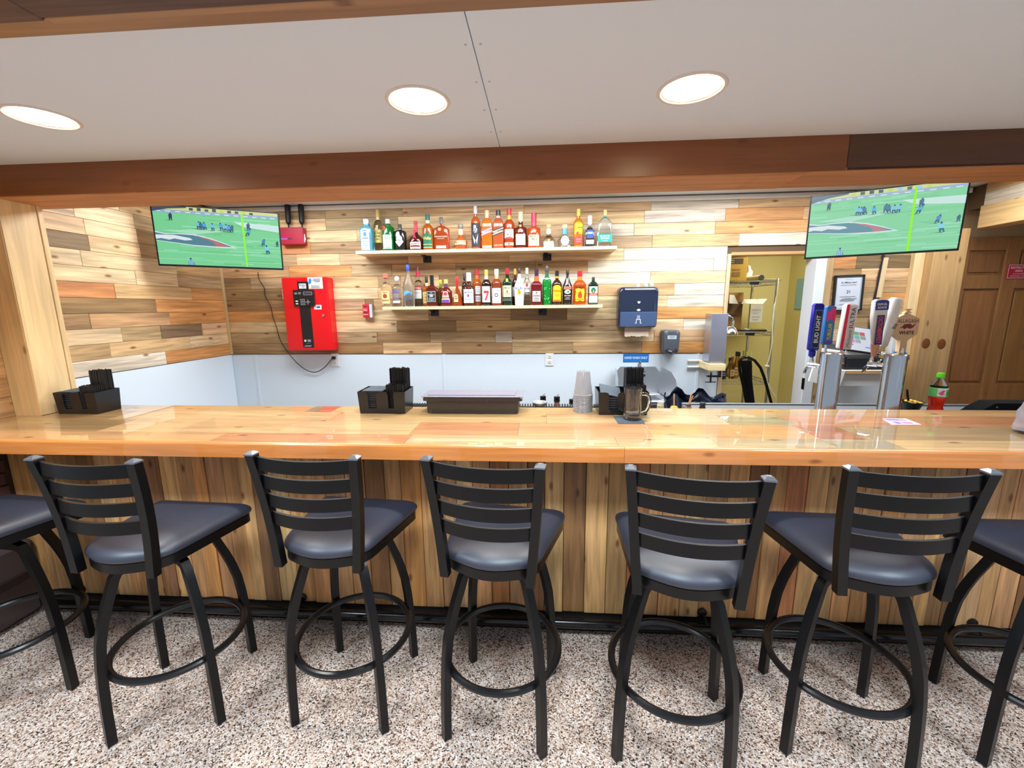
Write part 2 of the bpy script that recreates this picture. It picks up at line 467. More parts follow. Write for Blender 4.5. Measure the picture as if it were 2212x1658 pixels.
struct(MB().bx((XL + .03, YB - .034, 2.378), (XR - .02, YB - .0165, 2.412), .003).build('trim_13', WHITE))
# doorway casings in the back wall
trim('trim_2', (DX0 - .028, YB - .022, .0), (DX0, YB + .1, DZ), SMZ, (214, 186, 150))
trim('trim_3', (DX0, YB - .016, DZ - .012), (DX1, YB + .1, DZ + .012), SMX, (206, 156, 104))
t4 = struct(MB().bx((DX1 - .003, YB - .028, 0), (DX1 + .075, YB + .112, DZ + .06), .004).build('trim_4', mat('white_gloss_paint', (232, 238, 246), .35)))
MB().bx((DX1 - .004, YB - .031, .93), (DX1 + .004, YB - .008, 1.02)).build('strike_plate', BLACKM, t4)
trim('trim_5', (DX1 + .075, YB - .02, 0), (DX1 + .13, YB, DZ + .06), SMZ, (206, 170, 122))
# a leaning batten over the certificate boards
bt = MB().prism([(P(x, y, 'Y', YB - .035).x, P(x, y, 'Y', YB - .035).z) for x, y in ((1893, 642), (1904, 642), (1920, 556), (1910, 556))], (0, YB - .035, 0), (1, 0, 0), (0, 0, 1), (0, 1, 0), .02)
struct(bt.build('trim_6', SMZ, color=(236, 208, 160)))

# right end: post at the back wall and the header that runs from it towards the viewer, boards above it

trim('trim_7', (XP, YB - .12, 0), (XP + .225, YB + .02, 2.12), SMZ, (206, 166, 114))
trim('trim_8', (XP - .07, YB - .055, 0), (XP, YB - .0, 2.12), SMZ, (244, 216, 164))  # pale strip: the lit left side of the post, put into the colour
for z, dx in ((1.30, .045), (1.295, .155)):
    MB().lathe([(.03, 0), (.026, .0012)], (XP + dx, YB - .1205, z), 14, M=Matrix.Rotation(R(90), 4, 'X') @ Matrix.Diagonal((1, 1.3, 1, 1))).build('knot', mat('pine_knot', (132, 76, 36), .5), bpy.data.objects['trim_7'], origin=((XP + XP + .225) / 2, YB - .05, 1.06))
hy0 = .8
wall_right = struct(MB().bx((XR, hy0, 2.26), (XR + .1, YB, 2.6)).build('wall_right', MATS['wall_sheathing']))
trim('trim_9', (XR - .03, hy0, 2.117), (XR + .11, YB - .12, 2.268), SMY, (226, 188, 132))
for i in range(2):
    y0 = hy0
    for y1, t in (((1.9, 'G'), (2.75, 'D'), (3.1, 'G'), (YB - .12, 'W')), ((1.5, 'T'), (2.4, 'W'), (2.95, 'G'), (YB - .12, 'T')))[i]:
        plank(wall_right, WY, (XR - .013, y0, 2.268 + i * RH), (XR, y1 - .001, 2.268 + (i + 1) * RH - .001), jit(PAL[t], 6)); y0 = y1
# ceilings and beams
LIGHTS = [P(87, 253, 'Z', 2.28).x, P(903, 218, 'Z', 2.28).x, P(1494, 192, 'Z', 2.28).x]
LY = 1.544
xseam = P(1083, 330, 'Z', 2.28).x
ceiling = struct(MB().bx((XL - .1, 2.2, ZC), (4.6, YB, ZC + .06)).build('ceiling', CEILW))


def ceiling_panel(x0, x1):
    """One white sheet of the low ceiling with round holes for the lamps in it."""
    mb = MB(); y0, y1, z0, z1, h = 1.10, 1.99, 2.28, 2.296, .13
    xs = [x for x in LIGHTS if x0 < x < x1]; e = x0
    for x in xs:
        mb.bx((e, y0, z0), (x - h, y1, z1)); e = x + h
        mb.bx((x - h, y0, z0), (x + h, LY - h, z1)); mb.bx((x - h, LY + h, z0), (x + h, y1, z1))
        n = 48; vs = []
        for k in range(n):
            t = 2 * PI * k / n; c, q = math.cos(t), math.sin(t); g = h / max(abs(c), abs(q))
            vs += [(x + .098 * c, LY + .098 * q, z0), (x + g * c, LY + g * q, z0)]
        mb.add(vs, [(2 * k, 2 * k + 1, (2 * k + 3) % (2 * n), (2 * k + 2) % (2 * n)) for k in range(n)])
    mb.bx((e, y0, z0), (x1, y1, z1))
    return mb.build('ceiling_panel', CEILW, ceiling, smooth=0)


ceiling_panel(-3.6, xseam - .0015); ceiling_panel(xseam + .0015, 4.2)
scr = MB()
for k in range(4):
    for dx in (-.02, .02): scr.lathe([(.004, -.0012), (.004, .001)], (xseam + dx, 1.25 + k * .19, 2.28), 8)
scr.build('screw_heads', mat('filler_grey', (186, 190, 198), .8), ceiling)['kind'] = 'stuff'
# big beam over the bar
bm_ = MB().bx((-3.4, 2.0, 2.155), (4.2, 2.22, 2.47)); beam = struct(bm_.build('trim_10', MATS['wall_sheathing']))
xs = P(1831, 340, 'Y', 1.985).x
BEAMW = wood('beam_board_x', 'X', .38, grain=.5, knots=.35, bump=.05)
SAWN = wood('rough_sawn_x', 'X', .7, grain=.9, knots=.3, bump=.5)
plank(beam, BEAMW, (-3.4, 1.982, 2.142), (xs - .001, 2.0, 2.30), (134, 78, 40), .002, 'board')
plank(beam, BEAMW, (xs + .001, 1.984, 2.142), (4.2, 2.0, 2.30), (92, 56, 34), .002, 'board')
xs2 = P(1690, 400, 'Z', 2.14).x
plank(beam, SAWN, (-3.4, 1.984, 2.137), (xs2 - .001, 2.225, 2.155), (192, 130, 80), .002, 'board')
plank(beam, SAWN, (xs2 + .001, 1.984, 2.139), (4.2, 2.225, 2.155), (184, 120, 70), .002, 'board')
# beam nearer the viewer
b2 = struct(MB().bx((-3.6, .66, 2.30), (4.2, 1.115, 2.5)).build('trim_11', MATS['wall_sheathing']))
plank(b2, SMX, (-3.6, 1.05, 2.272), (4.2, 1.112, 2.31), (150, 106, 62), .002, 'board')
x9 = P(90, 45, 'Z', 2.26).x
plank(b2, WX, (-3.6, .68, 2.266), (x9 - .004, 1.052, 2.30), (92, 60, 50), .003, 'board')
plank(b2, WX, (x9 + .004, .68, 2.262), (4.2, 1.036, 2.30), (82, 54, 46), .003, 'board')
plank(b2, SMX, (x9 + .01, 1.037, 2.264), (4.2, 1.06, 2.29), (164, 120, 76), .002, 'board')

# left column standing on the bar, and the boarded return in front of it
colm = struct(MB().bx((-2.752, 1.98, 0), (-2.602, 2.145, 2.139)).build('trim_12', SMZ, color=(226, 184, 126)))
plank(colm, SMZ, (-2.6025, 1.984, 1.068), (-2.598, 2.144, 2.137), (240, 206, 152), .001, 'board')  # thin sheet, paler to paint the lit aisle side of the column
plank(colm, SMZ, (-2.72, 2.146, 0), (-2.594, 2.172, 2.139), (240, 206, 152), .002, 'board')
wl2 = struct(MB().bx((-2.86, 1.0, 0), (-2.757, 2.0, 2.28)).build('wall_left_front', MATS['wall_sheathing']))
for i in range(12):
    z = 1.067 + i * .101
    plank(wl2, WY, (-2.757, 1.0, z), (-2.742, 1.979, z + .1), jit((206, 164, 112), 14))
st = mat('dark_field_stone', (88, 74, 72), .8, noise=20)
hearth = thing('stone_hearth', 'dark rough stone hearth end left of the bar planks', 'hearth', (-2.78, 1.6, 0))
for i, (y0, y1, z0, z1) in enumerate(((1.25, 1.62, .02, .2), (1.63, 1.9, .01, .24), (1.2, 1.5, .21, .41), (1.51, 1.9, .25, .44))):
    MB().bx((-2.757, y0, z0), (-2.70 + random.uniform(-.02, .03), y1, z1), .03).build('stone', st, hearth, origin=(-2.78, 1.6, 0))
BRK = mat('dark_red_brick', (92, 58, 52), .8, noise=30)
for r in range(8):
    for k in range(3):
        y0 = 1.2 + k * .23 + (r % 2) * .1; z = .46 + r * .068
        MB().bx((-2.757, y0, z), (-2.738, min(1.89, y0 + .22), z + .06), .003).build('brick', BRK, wl2)

# hallway beyond the right-hand opening: wall with a six-panel door
DOORM = mat('varnished_door_wood', (150, 104, 62), .35)
struct(MB().bx((3.0, YB + .06, 0), (4.7, YB + .16, 2.5)).build('wall_hall', mat('hall_wall', (170, 140, 100), .7)))
struct(MB().bx((4.6, 1.2, 0), (4.7, YB + .1, 2.5)).build('wall_hall_unseen', mat('hall_wall', (170, 140, 100), .7)))  # out of view, added to keep outside light off the hall
dmt = wood('door_board', 'Z', .35, grain=.6, knots=.3, bump=.05)
dx0, dx1, dy = 3.095, 3.905, YB + .03
door = struct(MB().bx((dx0, dy, .01), (dx1, dy + .03, 2.07)).build('door_1', dmt, color=(164, 116, 70)))
cx_ = (dx0 + dx1) / 2
for a, c in (((dx0, .01), (dx0 + .1, 2.07)), ((cx_ - .05, .01), (cx_ + .05, 2.07)), ((dx1 - .1, .01), (dx1, 2.07))):
    plank(door, dmt, (a[0], dy - .016, a[1]), (c[0], dy, c[1]), jit((174, 124, 76), 4), .003, 'stile')
for z0, z1 in ((.01, .2), (.80, .97), (1.70, 1.80), (1.98, 2.07)):
    for q0, q1 in ((dx0 + .1, cx_ - .05), (cx_ + .05, dx1 - .1)):
        plank(door, dmt, (q0, dy - .015, z0), (q1, dy, z1), jit((174, 124, 76), 4), .003, 'rail')
for z0, z1 in ((.2, .80), (.97, 1.70), (1.80, 1.98)):
    for q0, q1 in ((dx0 + .1, cx_ - .05), (cx_ + .05, dx1 - .1)):
        plank(door, dmt, (q0 + .02, dy - .009, z0 + .02), (q1 - .02, dy, z1 - .02), jit((168, 118, 72), 5), .008, 'door_panel')
MB().lathe([(.012, 0), (.012, .03), (.026, .04), (.03, .055), (.022, .07), (.004, .075)], (dx1 - .05, dy - .016, .95), 16, M=Matrix.Rotation(R(90), 4, 'X')).build('door_knob', mat('brass', (200, 170, 110), .25, 1.0), door)
sg = MB().bx((3.475, dy - .022, 1.772), (3.628, dy - .0165, 1.874)).build('warning_sign', mat('sign_red', (214, 40, 70), .5))
tag(sg, 'small red and white sign on the brown panelled door', 'sign')
pr = Print(); pr.rect(-.074, -.049, .074, .049, (240, 225, 228)).rect(-.07, -.045, .07, .045, (214, 40, 70))
pr.text('RESTRICTED', 0, .028, .016, (250, 235, 240), fit=.12, bold=True).text('AREA', 0, .005, .016, (250, 235, 240), bold=True)
pr.text('AUTHORIZED', 0, -.017, .009, (250, 235, 240)).text('PERSONNEL ONLY', 0, -.033, .009, (250, 235, 240), fit=.12)
pr.build('sign_print', sg, (3.5515, dy - .022, 1.823), (1, 0, 0), (0, 0, 1), (0, -1, 0))
struct(MB().bx((3.0, 1.2, 2.46), (4.7, YB + .1, 2.5)).build('ceiling_hall_unseen', CEILW))  # unseen, added over the hall to stop light leaking in

# store room behind the doorway
sr = []
for a, c in (((.92, 4.98, 0), (2.78, 5.06, 2.5)), ((2.70, YB + .1, 0), (2.78, 4.98, 2.5)), ((.92, YB + .1, 0), (1.0, 4.98, 2.5))):
    sr.append(struct(MB().bx(a, c).build(('wall_store_back', 'wall_store_right', 'wall_store_left')[len(sr)], YELLOWW)))
struct(MB().bx((.92, YB + .1, 2.46), (2.78, 5.06, 2.52)).build('ceiling_store', CEILW))

# ------------------------------------------------------------------ the bar
BX0, BX1 = -2.9, 4.2
ZB, FY = 1.067, 1.907
base = thing('bar_cabinet', 'bar front of narrow upright reclaimed boards on a black plinth', 'bar', (0, FY, 0))
MB().bx((-2.74, FY + .02, .0), (BX1, FY + .1, 1.005)).build('carcass', MATS['wall_sheathing'], base, origin=(0, FY, 0))
x = -2.735
PW = ['T', 'G', 'L', 'G', 'D', 'P', 'L', 'T', 'D', 'L', 'T', 'O', 'G', 'T', 'L', 'B', 'P', 'T', 'L', 'G', 'T', 'D', 'L', 'O', 'T', 'G', 'P', 'L', 'R', 'G', 'D', 'P', 'D', 'L', 'G', 'R', 'L', 'T', 'P', 'G', 'L', 'D', 'T', 'R', 'L', 'G', 'L', 'T']
FP = dict(T=(206, 152, 98), G=(184, 138, 90), L=(218, 164, 106), D=(156, 110, 68), P=(224, 180, 124), O=(212, 146, 84), B=(136, 96, 60), R=(190, 124, 74))
k = 0
while x < 2.75:
    w = random.choice((.066, .082, .09, .098, .104)); t = PW[k % len(PW)]; k += 1
    pj = random.choice((0, .002, .005))
    plank(base, WZ, (x + .0013, FY - pj, .10), (x + w - .0013, FY + .02, 1.006), jit(FP[t], 8), .002)
    o = bpy.context.scene.collection.objects[-1]; o.location.y -= FY
    x += w
MB().bx((-2.69, FY - .006, 0), (BX1, FY + .02, .098)).build('plinth', mat('black_plinth', (14, 14, 15), .4), base, origin=(0, FY, 0))
rail = thing('foot_rail', 'black tubular foot rail along the bottom of the bar', 'rail', (0, 1.86, 0))
MB().tube([(-2.62, 1.855, .078), (3.6, 1.855, .078)], .024, 14).build('pipe', mat('black_gloss_pipe', (14, 14, 15), .18), rail, origin=(0, 1.86, 0))
for px, py in ((654, 1296), (1516, 1327), (2100, 1345), (180, 1285)):
    q = P(px, py, 'Y', FY - .006)
    bk = MB().lathe([(.022, 0), (.022, .006), (.008, .01)], (q.x, FY - .005, .128), 16, M=Matrix.Rotation(R(90), 4, 'X') @ Matrix.Identity(4))
    bk.tube([(q.x, FY - .01, .128), (q.x + .004, 1.87, .12), (q.x + .006, 1.857, .098)], .006, 8)
    bk.build('rail_bracket', BLACKM, rail, origin=(0, 1.86, 0))

top = thing('bar_counter', 'long glossy resin coated pine bar top with orange front edge', 'counter', (0, 1.9, ZB))
TO = (0, 1.9, ZB)


def tboard(a, b_, col, name='board', mt=TOPW):
    o = plank(top, mt, a, b_, col, .0, name); o.location = o.location - Vector(TO); return o


YR = [1.600, 1.722, 1.924, 2.104, 2.236]
sxz = lambda px, py: P(px, py, 'Z', ZB).x
TR = [[(sxz(480, 940), (200, 149, 98)), (sxz(700, 944), (189, 129, 82)), (sxz(885, 945), (189, 129, 82)), (sxz(1330, 950), (200, 153, 111)), (sxz(1545, 955), (200, 158, 111)), (sxz(1790, 957), (171, 148, 109)), (sxz(1935, 960), (165, 146, 111)), (9, (205, 167, 113))],
      [(sxz(275, 912), (163, 127, 82)), (sxz(620, 922), (203, 162, 111)), (sxz(898, 923), (203, 164, 114)), (sxz(1120, 926), (189, 129, 82)), (sxz(1400, 930), (198, 145, 98)), (sxz(1740, 932), (203, 142, 84)), (sxz(1840, 935), (171, 106, 65)), (9, (165, 135, 92))],
      [(sxz(270, 895), (173, 135, 87)), (sxz(720, 900), (205, 167, 116)), (sxz(1180, 902), (200, 162, 109)), (sxz(1330, 903), (203, 161, 113)), (sxz(1560, 905), (198, 171, 124)), (sxz(1700, 908), (158, 143, 106)), (9, (189, 127, 82))],
      [(sxz(275, 884), (171, 133, 85)), (sxz(668, 884), (200, 158, 105)), (sxz(690, 884), (146, 127, 92)), (sxz(725, 884), (179, 109, 76)), (sxz(1260, 886), (203, 166, 113)), (sxz(1600, 888), (200, 171, 124)), (9, (193, 149, 98))]]
for j, row in enumerate(TR):
    x0 = BX0
    for x1, c in row:
        x1 = min(x1, BX1)
        y1 = YR[j + 1]
        if x1 > x0 + .01:
            if j >= 2 and x0 == BX0:                       # notch round the column
                if j == 2:
                    tboard((BX0, YR[2] + .0005, ZB - .032), (x1 - .0005, 1.979, ZB), c); tboard((-2.593, 1.979, ZB - .032), (x1 - .0005, y1 - .0005, ZB), c)
                else: tboard((-2.593, YR[j] + .0005, ZB - .032), (x1 - .0005, y1 - .0005, ZB), c)
            else: tboard((x0 + .0005, YR[j] + .0005, ZB - .032), (x1 - .0005, y1 - .0005, ZB), c)
        x0 = x1
FASC = wood('resin_coated_edge', 'X', .35, coat=1.0, grain=.55, bump=.0, knots=.7)
xf = P(1349, 985, 'Y', 1.583).x
for x0, x1, c in ((BX0, xf, (222, 136, 66)), (xf, BX1, (224, 142, 78))):
    prof = [(0, -.062), (.017, -.062), (.017, 0), (.009, 0), (.005, -.0015), (.0015, -.005), (0, -.010)]
    fb = MB().prism(prof, (x0 + .0005, 1.583, ZB), (0, 1, 0), (0, 0, 1), (1, 0, 0), x1 - x0 - .001)
    fb.build('front_edge', FASC, top, origin=TO, color=c)
MB().bx((BX0, 1.601, ZB - .060), (BX1, FY - .001, ZB - .033)).build('underside', mat('underside_ply', (150, 110, 70), .7), top, origin=TO)
hk = mat('hook_black', (18, 18, 18), .4)
for px in (372, 1130, 1620, 2085):
    q = P(px, 993, 'Z', 1.0)
    hook = MB().lathe([(.016, 0), (.016, .004), (.006, .008)], (0, -.0, 0), 12, M=Matrix.Rotation(R(90), 4, 'X')); hook.tube([(0, -.006, 0), (0, -.03, -.002), (0, -.036, .01)], .004, 6)
    o = hook.build('purse_hook', hk, None, loc=(q.x, FY - .0055, .975))
    tag(o, {372: 'black hook under bar edge behind the second stool', 1130: 'black hook under bar edge near stool in middle', 1620: 'black hook under bar edge beside fifth stool', 2085: 'black hook under bar edge by the last full stool'}[px], 'hook', 'hooks under the bar edge')
# stainless back counter carrying the taps, and the speed rail
dc = thing('drain_counter', 'stainless steel back counter under the two beer towers', 'counter', (1.7, 2.45, 0))
MB().bx((.86, 2.255, .955), (3.2, 2.62, 1.0), .004).bx((.86, 2.61, 1.0), (3.2, 2.625, 1.012), .003)  .build('counter_top', mat('dull_steel', (150, 153, 157), .5, .85), dc, origin=(1.7, 2.45, 0))
MB().bx((.9, 2.27, 0), (3.18, 2.6, .953)).build('cabinet', mat('dark_cabinet', (40, 40, 42), .4), dc, origin=(1.7, 2.45, 0))
mt_ = thing('bar_mat', 'long black ribbed rubber bar mat behind the bar edge', 'mat', (-.3, 2.30, 1.04))
mm = MB().bx((-.98, 2.245, 1.028), (.50, 2.34, 1.050), .003); mm.build('mat_base', BLACKR, mt_, origin=(-.3, 2.30, 1.04))
rb = MB()
for i in range(100): rb.bx((-.975 + i * .0147, 2.25, 1.050), (-.968 + i * .0147, 2.335, 1.066))
o = rb.build('ribs', BLACKR, mt_, origin=(-.3, 2.30, 1.04), smooth=0); o['kind'] = 'stuff'
sp = thing('underbar_shelf', 'steel underbar ledge carrying the bar mat', 'shelf', (-.3, 2.4, 0))
MB().bx((-2.5, 2.24, .99), (.84, 2.35, 1.027), .003).build('ledge', STEEL, sp, origin=(-.3, 2.4, 0))
MB().bx((-2.5, 2.35, .80), (.84, 2.52, .815)).bx((-2.5, 2.505, .815), (.84, 2.52, .87)).build('bottle_well', STEEL, sp, origin=(-.3, 2.4, 0))
MB().bx((-2.45, 2.25, 0), (.8, 2.33, .989)).build('cabinet', MATS['dark_cabinet'], sp, origin=(-.3, 2.4, 0))

# ------------------------------------------------------------------ recessed lamps
bulbm = bpy.data.materials.new('lit_lamp'); bulbm.use_nodes = True
bb = bulbm.node_tree.nodes['Principled BSDF']; bb.inputs['Emission Color'].default_value = (1, .95, .84, 1); bb.inputs['Emission Strength'].default_value = 9
REFL = mat('cream_reflector', (250, 244, 214), .35)
for x, lb in zip(LIGHTS, ('leftmost round recessed lamp in the white ceiling', 'round recessed lamp just beside the ceiling sheet seam', 'rightmost round recessed lamp in the white ceiling')):
    t = thing('recessed_light', lb, 'ceiling light', (x, LY, 2.28), 'recessed lamps over the bar')
    og = (x, LY, 2.28)
    MB().lathe([(.092, 2.2795), (.096, 2.276), (.104, 2.276), (.107, 2.2795), (.098, 2.283), (.0905, 2.283)], (x, LY, 0), 40, closed=False).build('trim_ring', mat('lamp_trim', (226, 212, 202), .5), t, origin=og)
    prof = [(.0905, 2.283), (.088, 2.31), (.084, 2.34), (.078, 2.37), (.068, 2.40)]
    MB().lathe(prof, (x, LY, 0), 40, closed=False).build('reflector', REFL, t, origin=og)
    MB().lathe([(.0685, 2.401), (.0685, 2.43), (.06, 2.44)], (x, LY, 0), 32).build('can', mat('lamp_can', (150, 150, 150), .5), t, origin=og)
    MB().lathe([(.003, 2.374), (.03, 2.377), (.05, 2.385), (.06, 2.40)], (x, LY, 0), 32, closed=False).build('bulb', bulbm, t, origin=og)
    l = bpy.data.lights.new('lamp_glow', 'AREA'); l.shape = 'DISK'; l.size = .10; l.energy = 13; l.color = WARM
    o = bpy.data.objects.new('lamp_glow', l); COL.objects.link(o); o.location = (x, LY, 2.37)

# ------------------------------------------------------------------ bar stools
def outline(cs, n=7):
    """Rounded polygon from (x, y, radius) corners."""
    out = []; m = len(cs)
    for i in range(m):
        p, a, b_ = Vector(cs[i][:2]), Vector(cs[i - 1][:2]), Vector(cs[(i + 1) % m][:2]); r = cs[i][2]
        u, v = (a - p).normalized(), (b_ - p).normalized(); half = math.acos(max(-1, min(1, u.dot(v)))) / 2
        d = r / math.tan(half); s0, s1 = p + u * d, p + v * d
        for k in range(n + 1):
            t = k / n; out.append(((1 - t) ** 2 * s0 + 2 * t * (1 - t) * p + t * t * s1)[:])
    return out


def stack(mb, ol, levels, dome=None):
    n = len(ol); vs = []
    for z, sc, *rest in levels:
        dy = rest[0] if rest else 0
        vs += [(x * sc, y * sc + dy, z) for x, y in ol]
    fs = [(i * n + k, i * n + (k + 1) % n, (i + 1) * n + (k + 1) % n, (i + 1) * n + k) for i in range(len(levels) - 1) for k in range(n)]
    fs += [list(range(n - 1, -1, -1)), [(len(levels) - 1) * n + k for k in range(n)]]
    return mb.add(vs, fs)


SEAT = outline([(.232, .215, .035), (-.232, .215, .035), (-.168, -.165, .10), (0, -.232, .22), (.168, -.165, .10)])
stool = thing('bar_stool', 'black ladder-back bar stool', 'bar stool', (0, 0, 0), 'ladder-back stools along the bar')
SG = 'ladder-back stools along the bar'
seat = stack(MB(), SEAT, [(.733, .955), (.738, .985), (.746, 1.0), (.756, .99), (.766, .955), (.776, .89), (.785, .78), (.792, .62), (.796, .42), (.797, .2)]).build('seat', VINYL, stool, smooth=60)
fr = stack(MB(), SEAT, [(.697, .93), (.697, .965), (.732, .965), (.732, .90)]); fr.build('seat_frame', BLACKM, stool)
px_ = lambda z: .150 + (z - .70) / .43 * .037
py_ = lambda z: -.193 - (z - .70) / .43 * .034 + .012 * math.sin(PI * (z - .70) / .43)
for sd in (-1, 1):
    mb = MB(); vs, fs = [], []
    for i in range(9):
        z = .690 + (1.118 - .690) * i / 8; x, y = sd * px_(z), py_(z)
        vs += [(x + a * .015, y + b_ * .015, z) for a, b_ in ((-1, -1), (1, -1), (1, 1), (-1, 1))]
    for i in range(8): fs += [(4 * i + k, 4 * i + (k + 1) % 4, 4 * i + 4 + (k + 1) % 4, 4 * i + 4 + k) for k in range(4)]
    fs += [(3, 2, 1, 0), (32, 33, 34, 35)]
    p = mb.add(vs, fs).build('back_post', BLACKM, stool, smooth=0)
    z = 1.118; x, y = sd * px_(z), py_(z)
    MB().add([(x + a * .0168, y + b_ * .0168, z) for a, b_ in ((-1, -1), (1, -1), (1, 1), (-1, 1))] + [(x + a * .0168, y + b_ * .0168, z + .005) for a, b_ in ((-1, -1), (1, -1), (1, 1), (-1, 1))] + [(x + a * .006, y + b_ * .006, z + .013) for a, b_ in ((-1, -1), (1, -1), (1, 1), (-1, 1))],
             [(3, 2, 1, 0), (8, 9, 10, 11)] + [(4 * i + k, 4 * i + (k + 1) % 4, 4 * i + 4 + (k + 1) % 4, 4 * i + 4 + k) for i in (0, 1) for k in range(4)]).build('post_cap', mat('grey_cap', (128, 132, 140), .28, .7), p, smooth=0)
for zt in (1.112, 1.043, .972, .902):
    vs, fs = [], []; n = 14
    for i in range(n + 1):
        t = i / n * 2 - 1; zc = zt - .023; x = t * (px_(zc) - .010); y = py_(zc) - .034 * (1 - t * t)
        for a, b_ in ((-.005, -.023), (.005, -.023), (.005, .023), (-.005, .023)): vs.append((x, y + a, zc + b_))
    for i in range(n): fs += [(4 * i + k, 4 * i + (k + 1) % 4, 4 * i + 4 + (k + 1) % 4, 4 * i + 4 + k) for k in range(4)]
    fs += [(3, 2, 1, 0), tuple(4 * n + k for k in range(4))]
    MB().add(vs, fs).build('slat', BLACKM, stool, smooth=30)
MB().bx((-.09, -.09, .676), (.09, .09, .696), .004).build('swivel_plate', BLACKM, stool, smooth=0)
LEG = [(.05, .6605), (.125, .6605), (.153, .654), (.166, .635), (.18, .595), (.20, .54), (.218, .48), (.234, .41), (.243, .33), (.249, .24), (.253, .14), (.256, .004)]
for q in range(4):
    a = R(45 + 90 * q); u = Vector((math.cos(a), math.sin(a), 0)); w = Vector((-u.y, u.x, 0)); vs, fs = [], []
    for i, (r, z) in enumerate(LEG):
        A, B = LEG[max(0, i - 1)], LEG[min(len(LEG) - 1, i + 1)]; t = Vector((B[0] - A[0], B[1] - A[1])).normalized(); nn = Vector((-t.y, t.x))
        if i == len(LEG) - 1: nn = Vector((1, 0))
        for sa, sb in ((-1, -1), (1, -1), (1, 1), (-1, 1)):
            rr, zz = r + nn.x * sa * .0145, z + nn.y * sa * .0145
            vs.append(u * rr + w * sb * .0145 + Vector((0, 0, zz)))
    for i in range(len(LEG) - 1): fs += [(4 * i + k, 4 * i + (k + 1) % 4, 4 * i + 4 + (k + 1) % 4, 4 * i + 4 + k) for k in range(4)]
    fs += [(3, 2, 1, 0), tuple(4 * (len(LEG) - 1) + k for k in range(4))]
    lg = MB().add(vs, fs).build('leg', BLACKM, stool, smooth=25)
    MB().box((0, 0, .002), (.022, .022, .004), Matrix.Translation(u * .256) @ Matrix.Rotation(a, 4, 'Z')).build('foot_glide', mat('grey_glide', (120, 120, 122), .5), lg, smooth=0)
ring = []
for i in range(56): ring.append((.2225 * math.cos(2 * PI * i / 56), .2225 * math.sin(2 * PI * i / 56),   .275))
MB().tube(ring, .0135, 10, closed=True).build('foot_ring', mat('black_ring_coat', (20, 20, 22), .28), stool)


def copy_tree(o, parent=None):
    c = o.copy(); COL.objects.link(c)
    if parent: c.parent = parent
    for ch in list(o.children): copy_tree(ch, c)
    return c


SPOTS = [(-2.271, 1.469, 39.6, -6, 'black bar stool cut off by the left edge, beside the stone hearth'),
         (-1.487, 1.454, 17.3, -2.5, 'leftmost of the black ladder-back bar stools shown whole'),
         (-.777, 1.523, -1.3, -4.1, 'black ladder-back bar stool in front of the two-compartment caddy with tall black straws'),
         (-.153, 1.485, -6.8, -8.6, 'middle black ladder-back bar stool, in front of the grey lidded tray'),
         (.4915, 1.4227, -13.7, -10.4, 'black ladder-back bar stool standing in front of the glass beer mug'),
         (1.109, 1.478, -15, -2.1, 'black ladder-back bar stool in front of the first beer tower'),
         (1.79, 1.459, -20, 0, 'black bar stool cut off by the right edge of the photo')]
for i, (x, y, rl, rs, lb) in enumerate(SPOTS):
    o = stool if i == 0 else copy_tree(stool)
    o.location = (x, y, 0); o.rotation_euler = (0, 0, R(rl)); o['label'] = lb
    for ch in o.children:
        if ch.name.split('.')[0] in ('seat', 'seat_frame', 'back_post', 'slat', 'swivel_plate'): ch.rotation_euler = (0, 0, R(rs - rl))

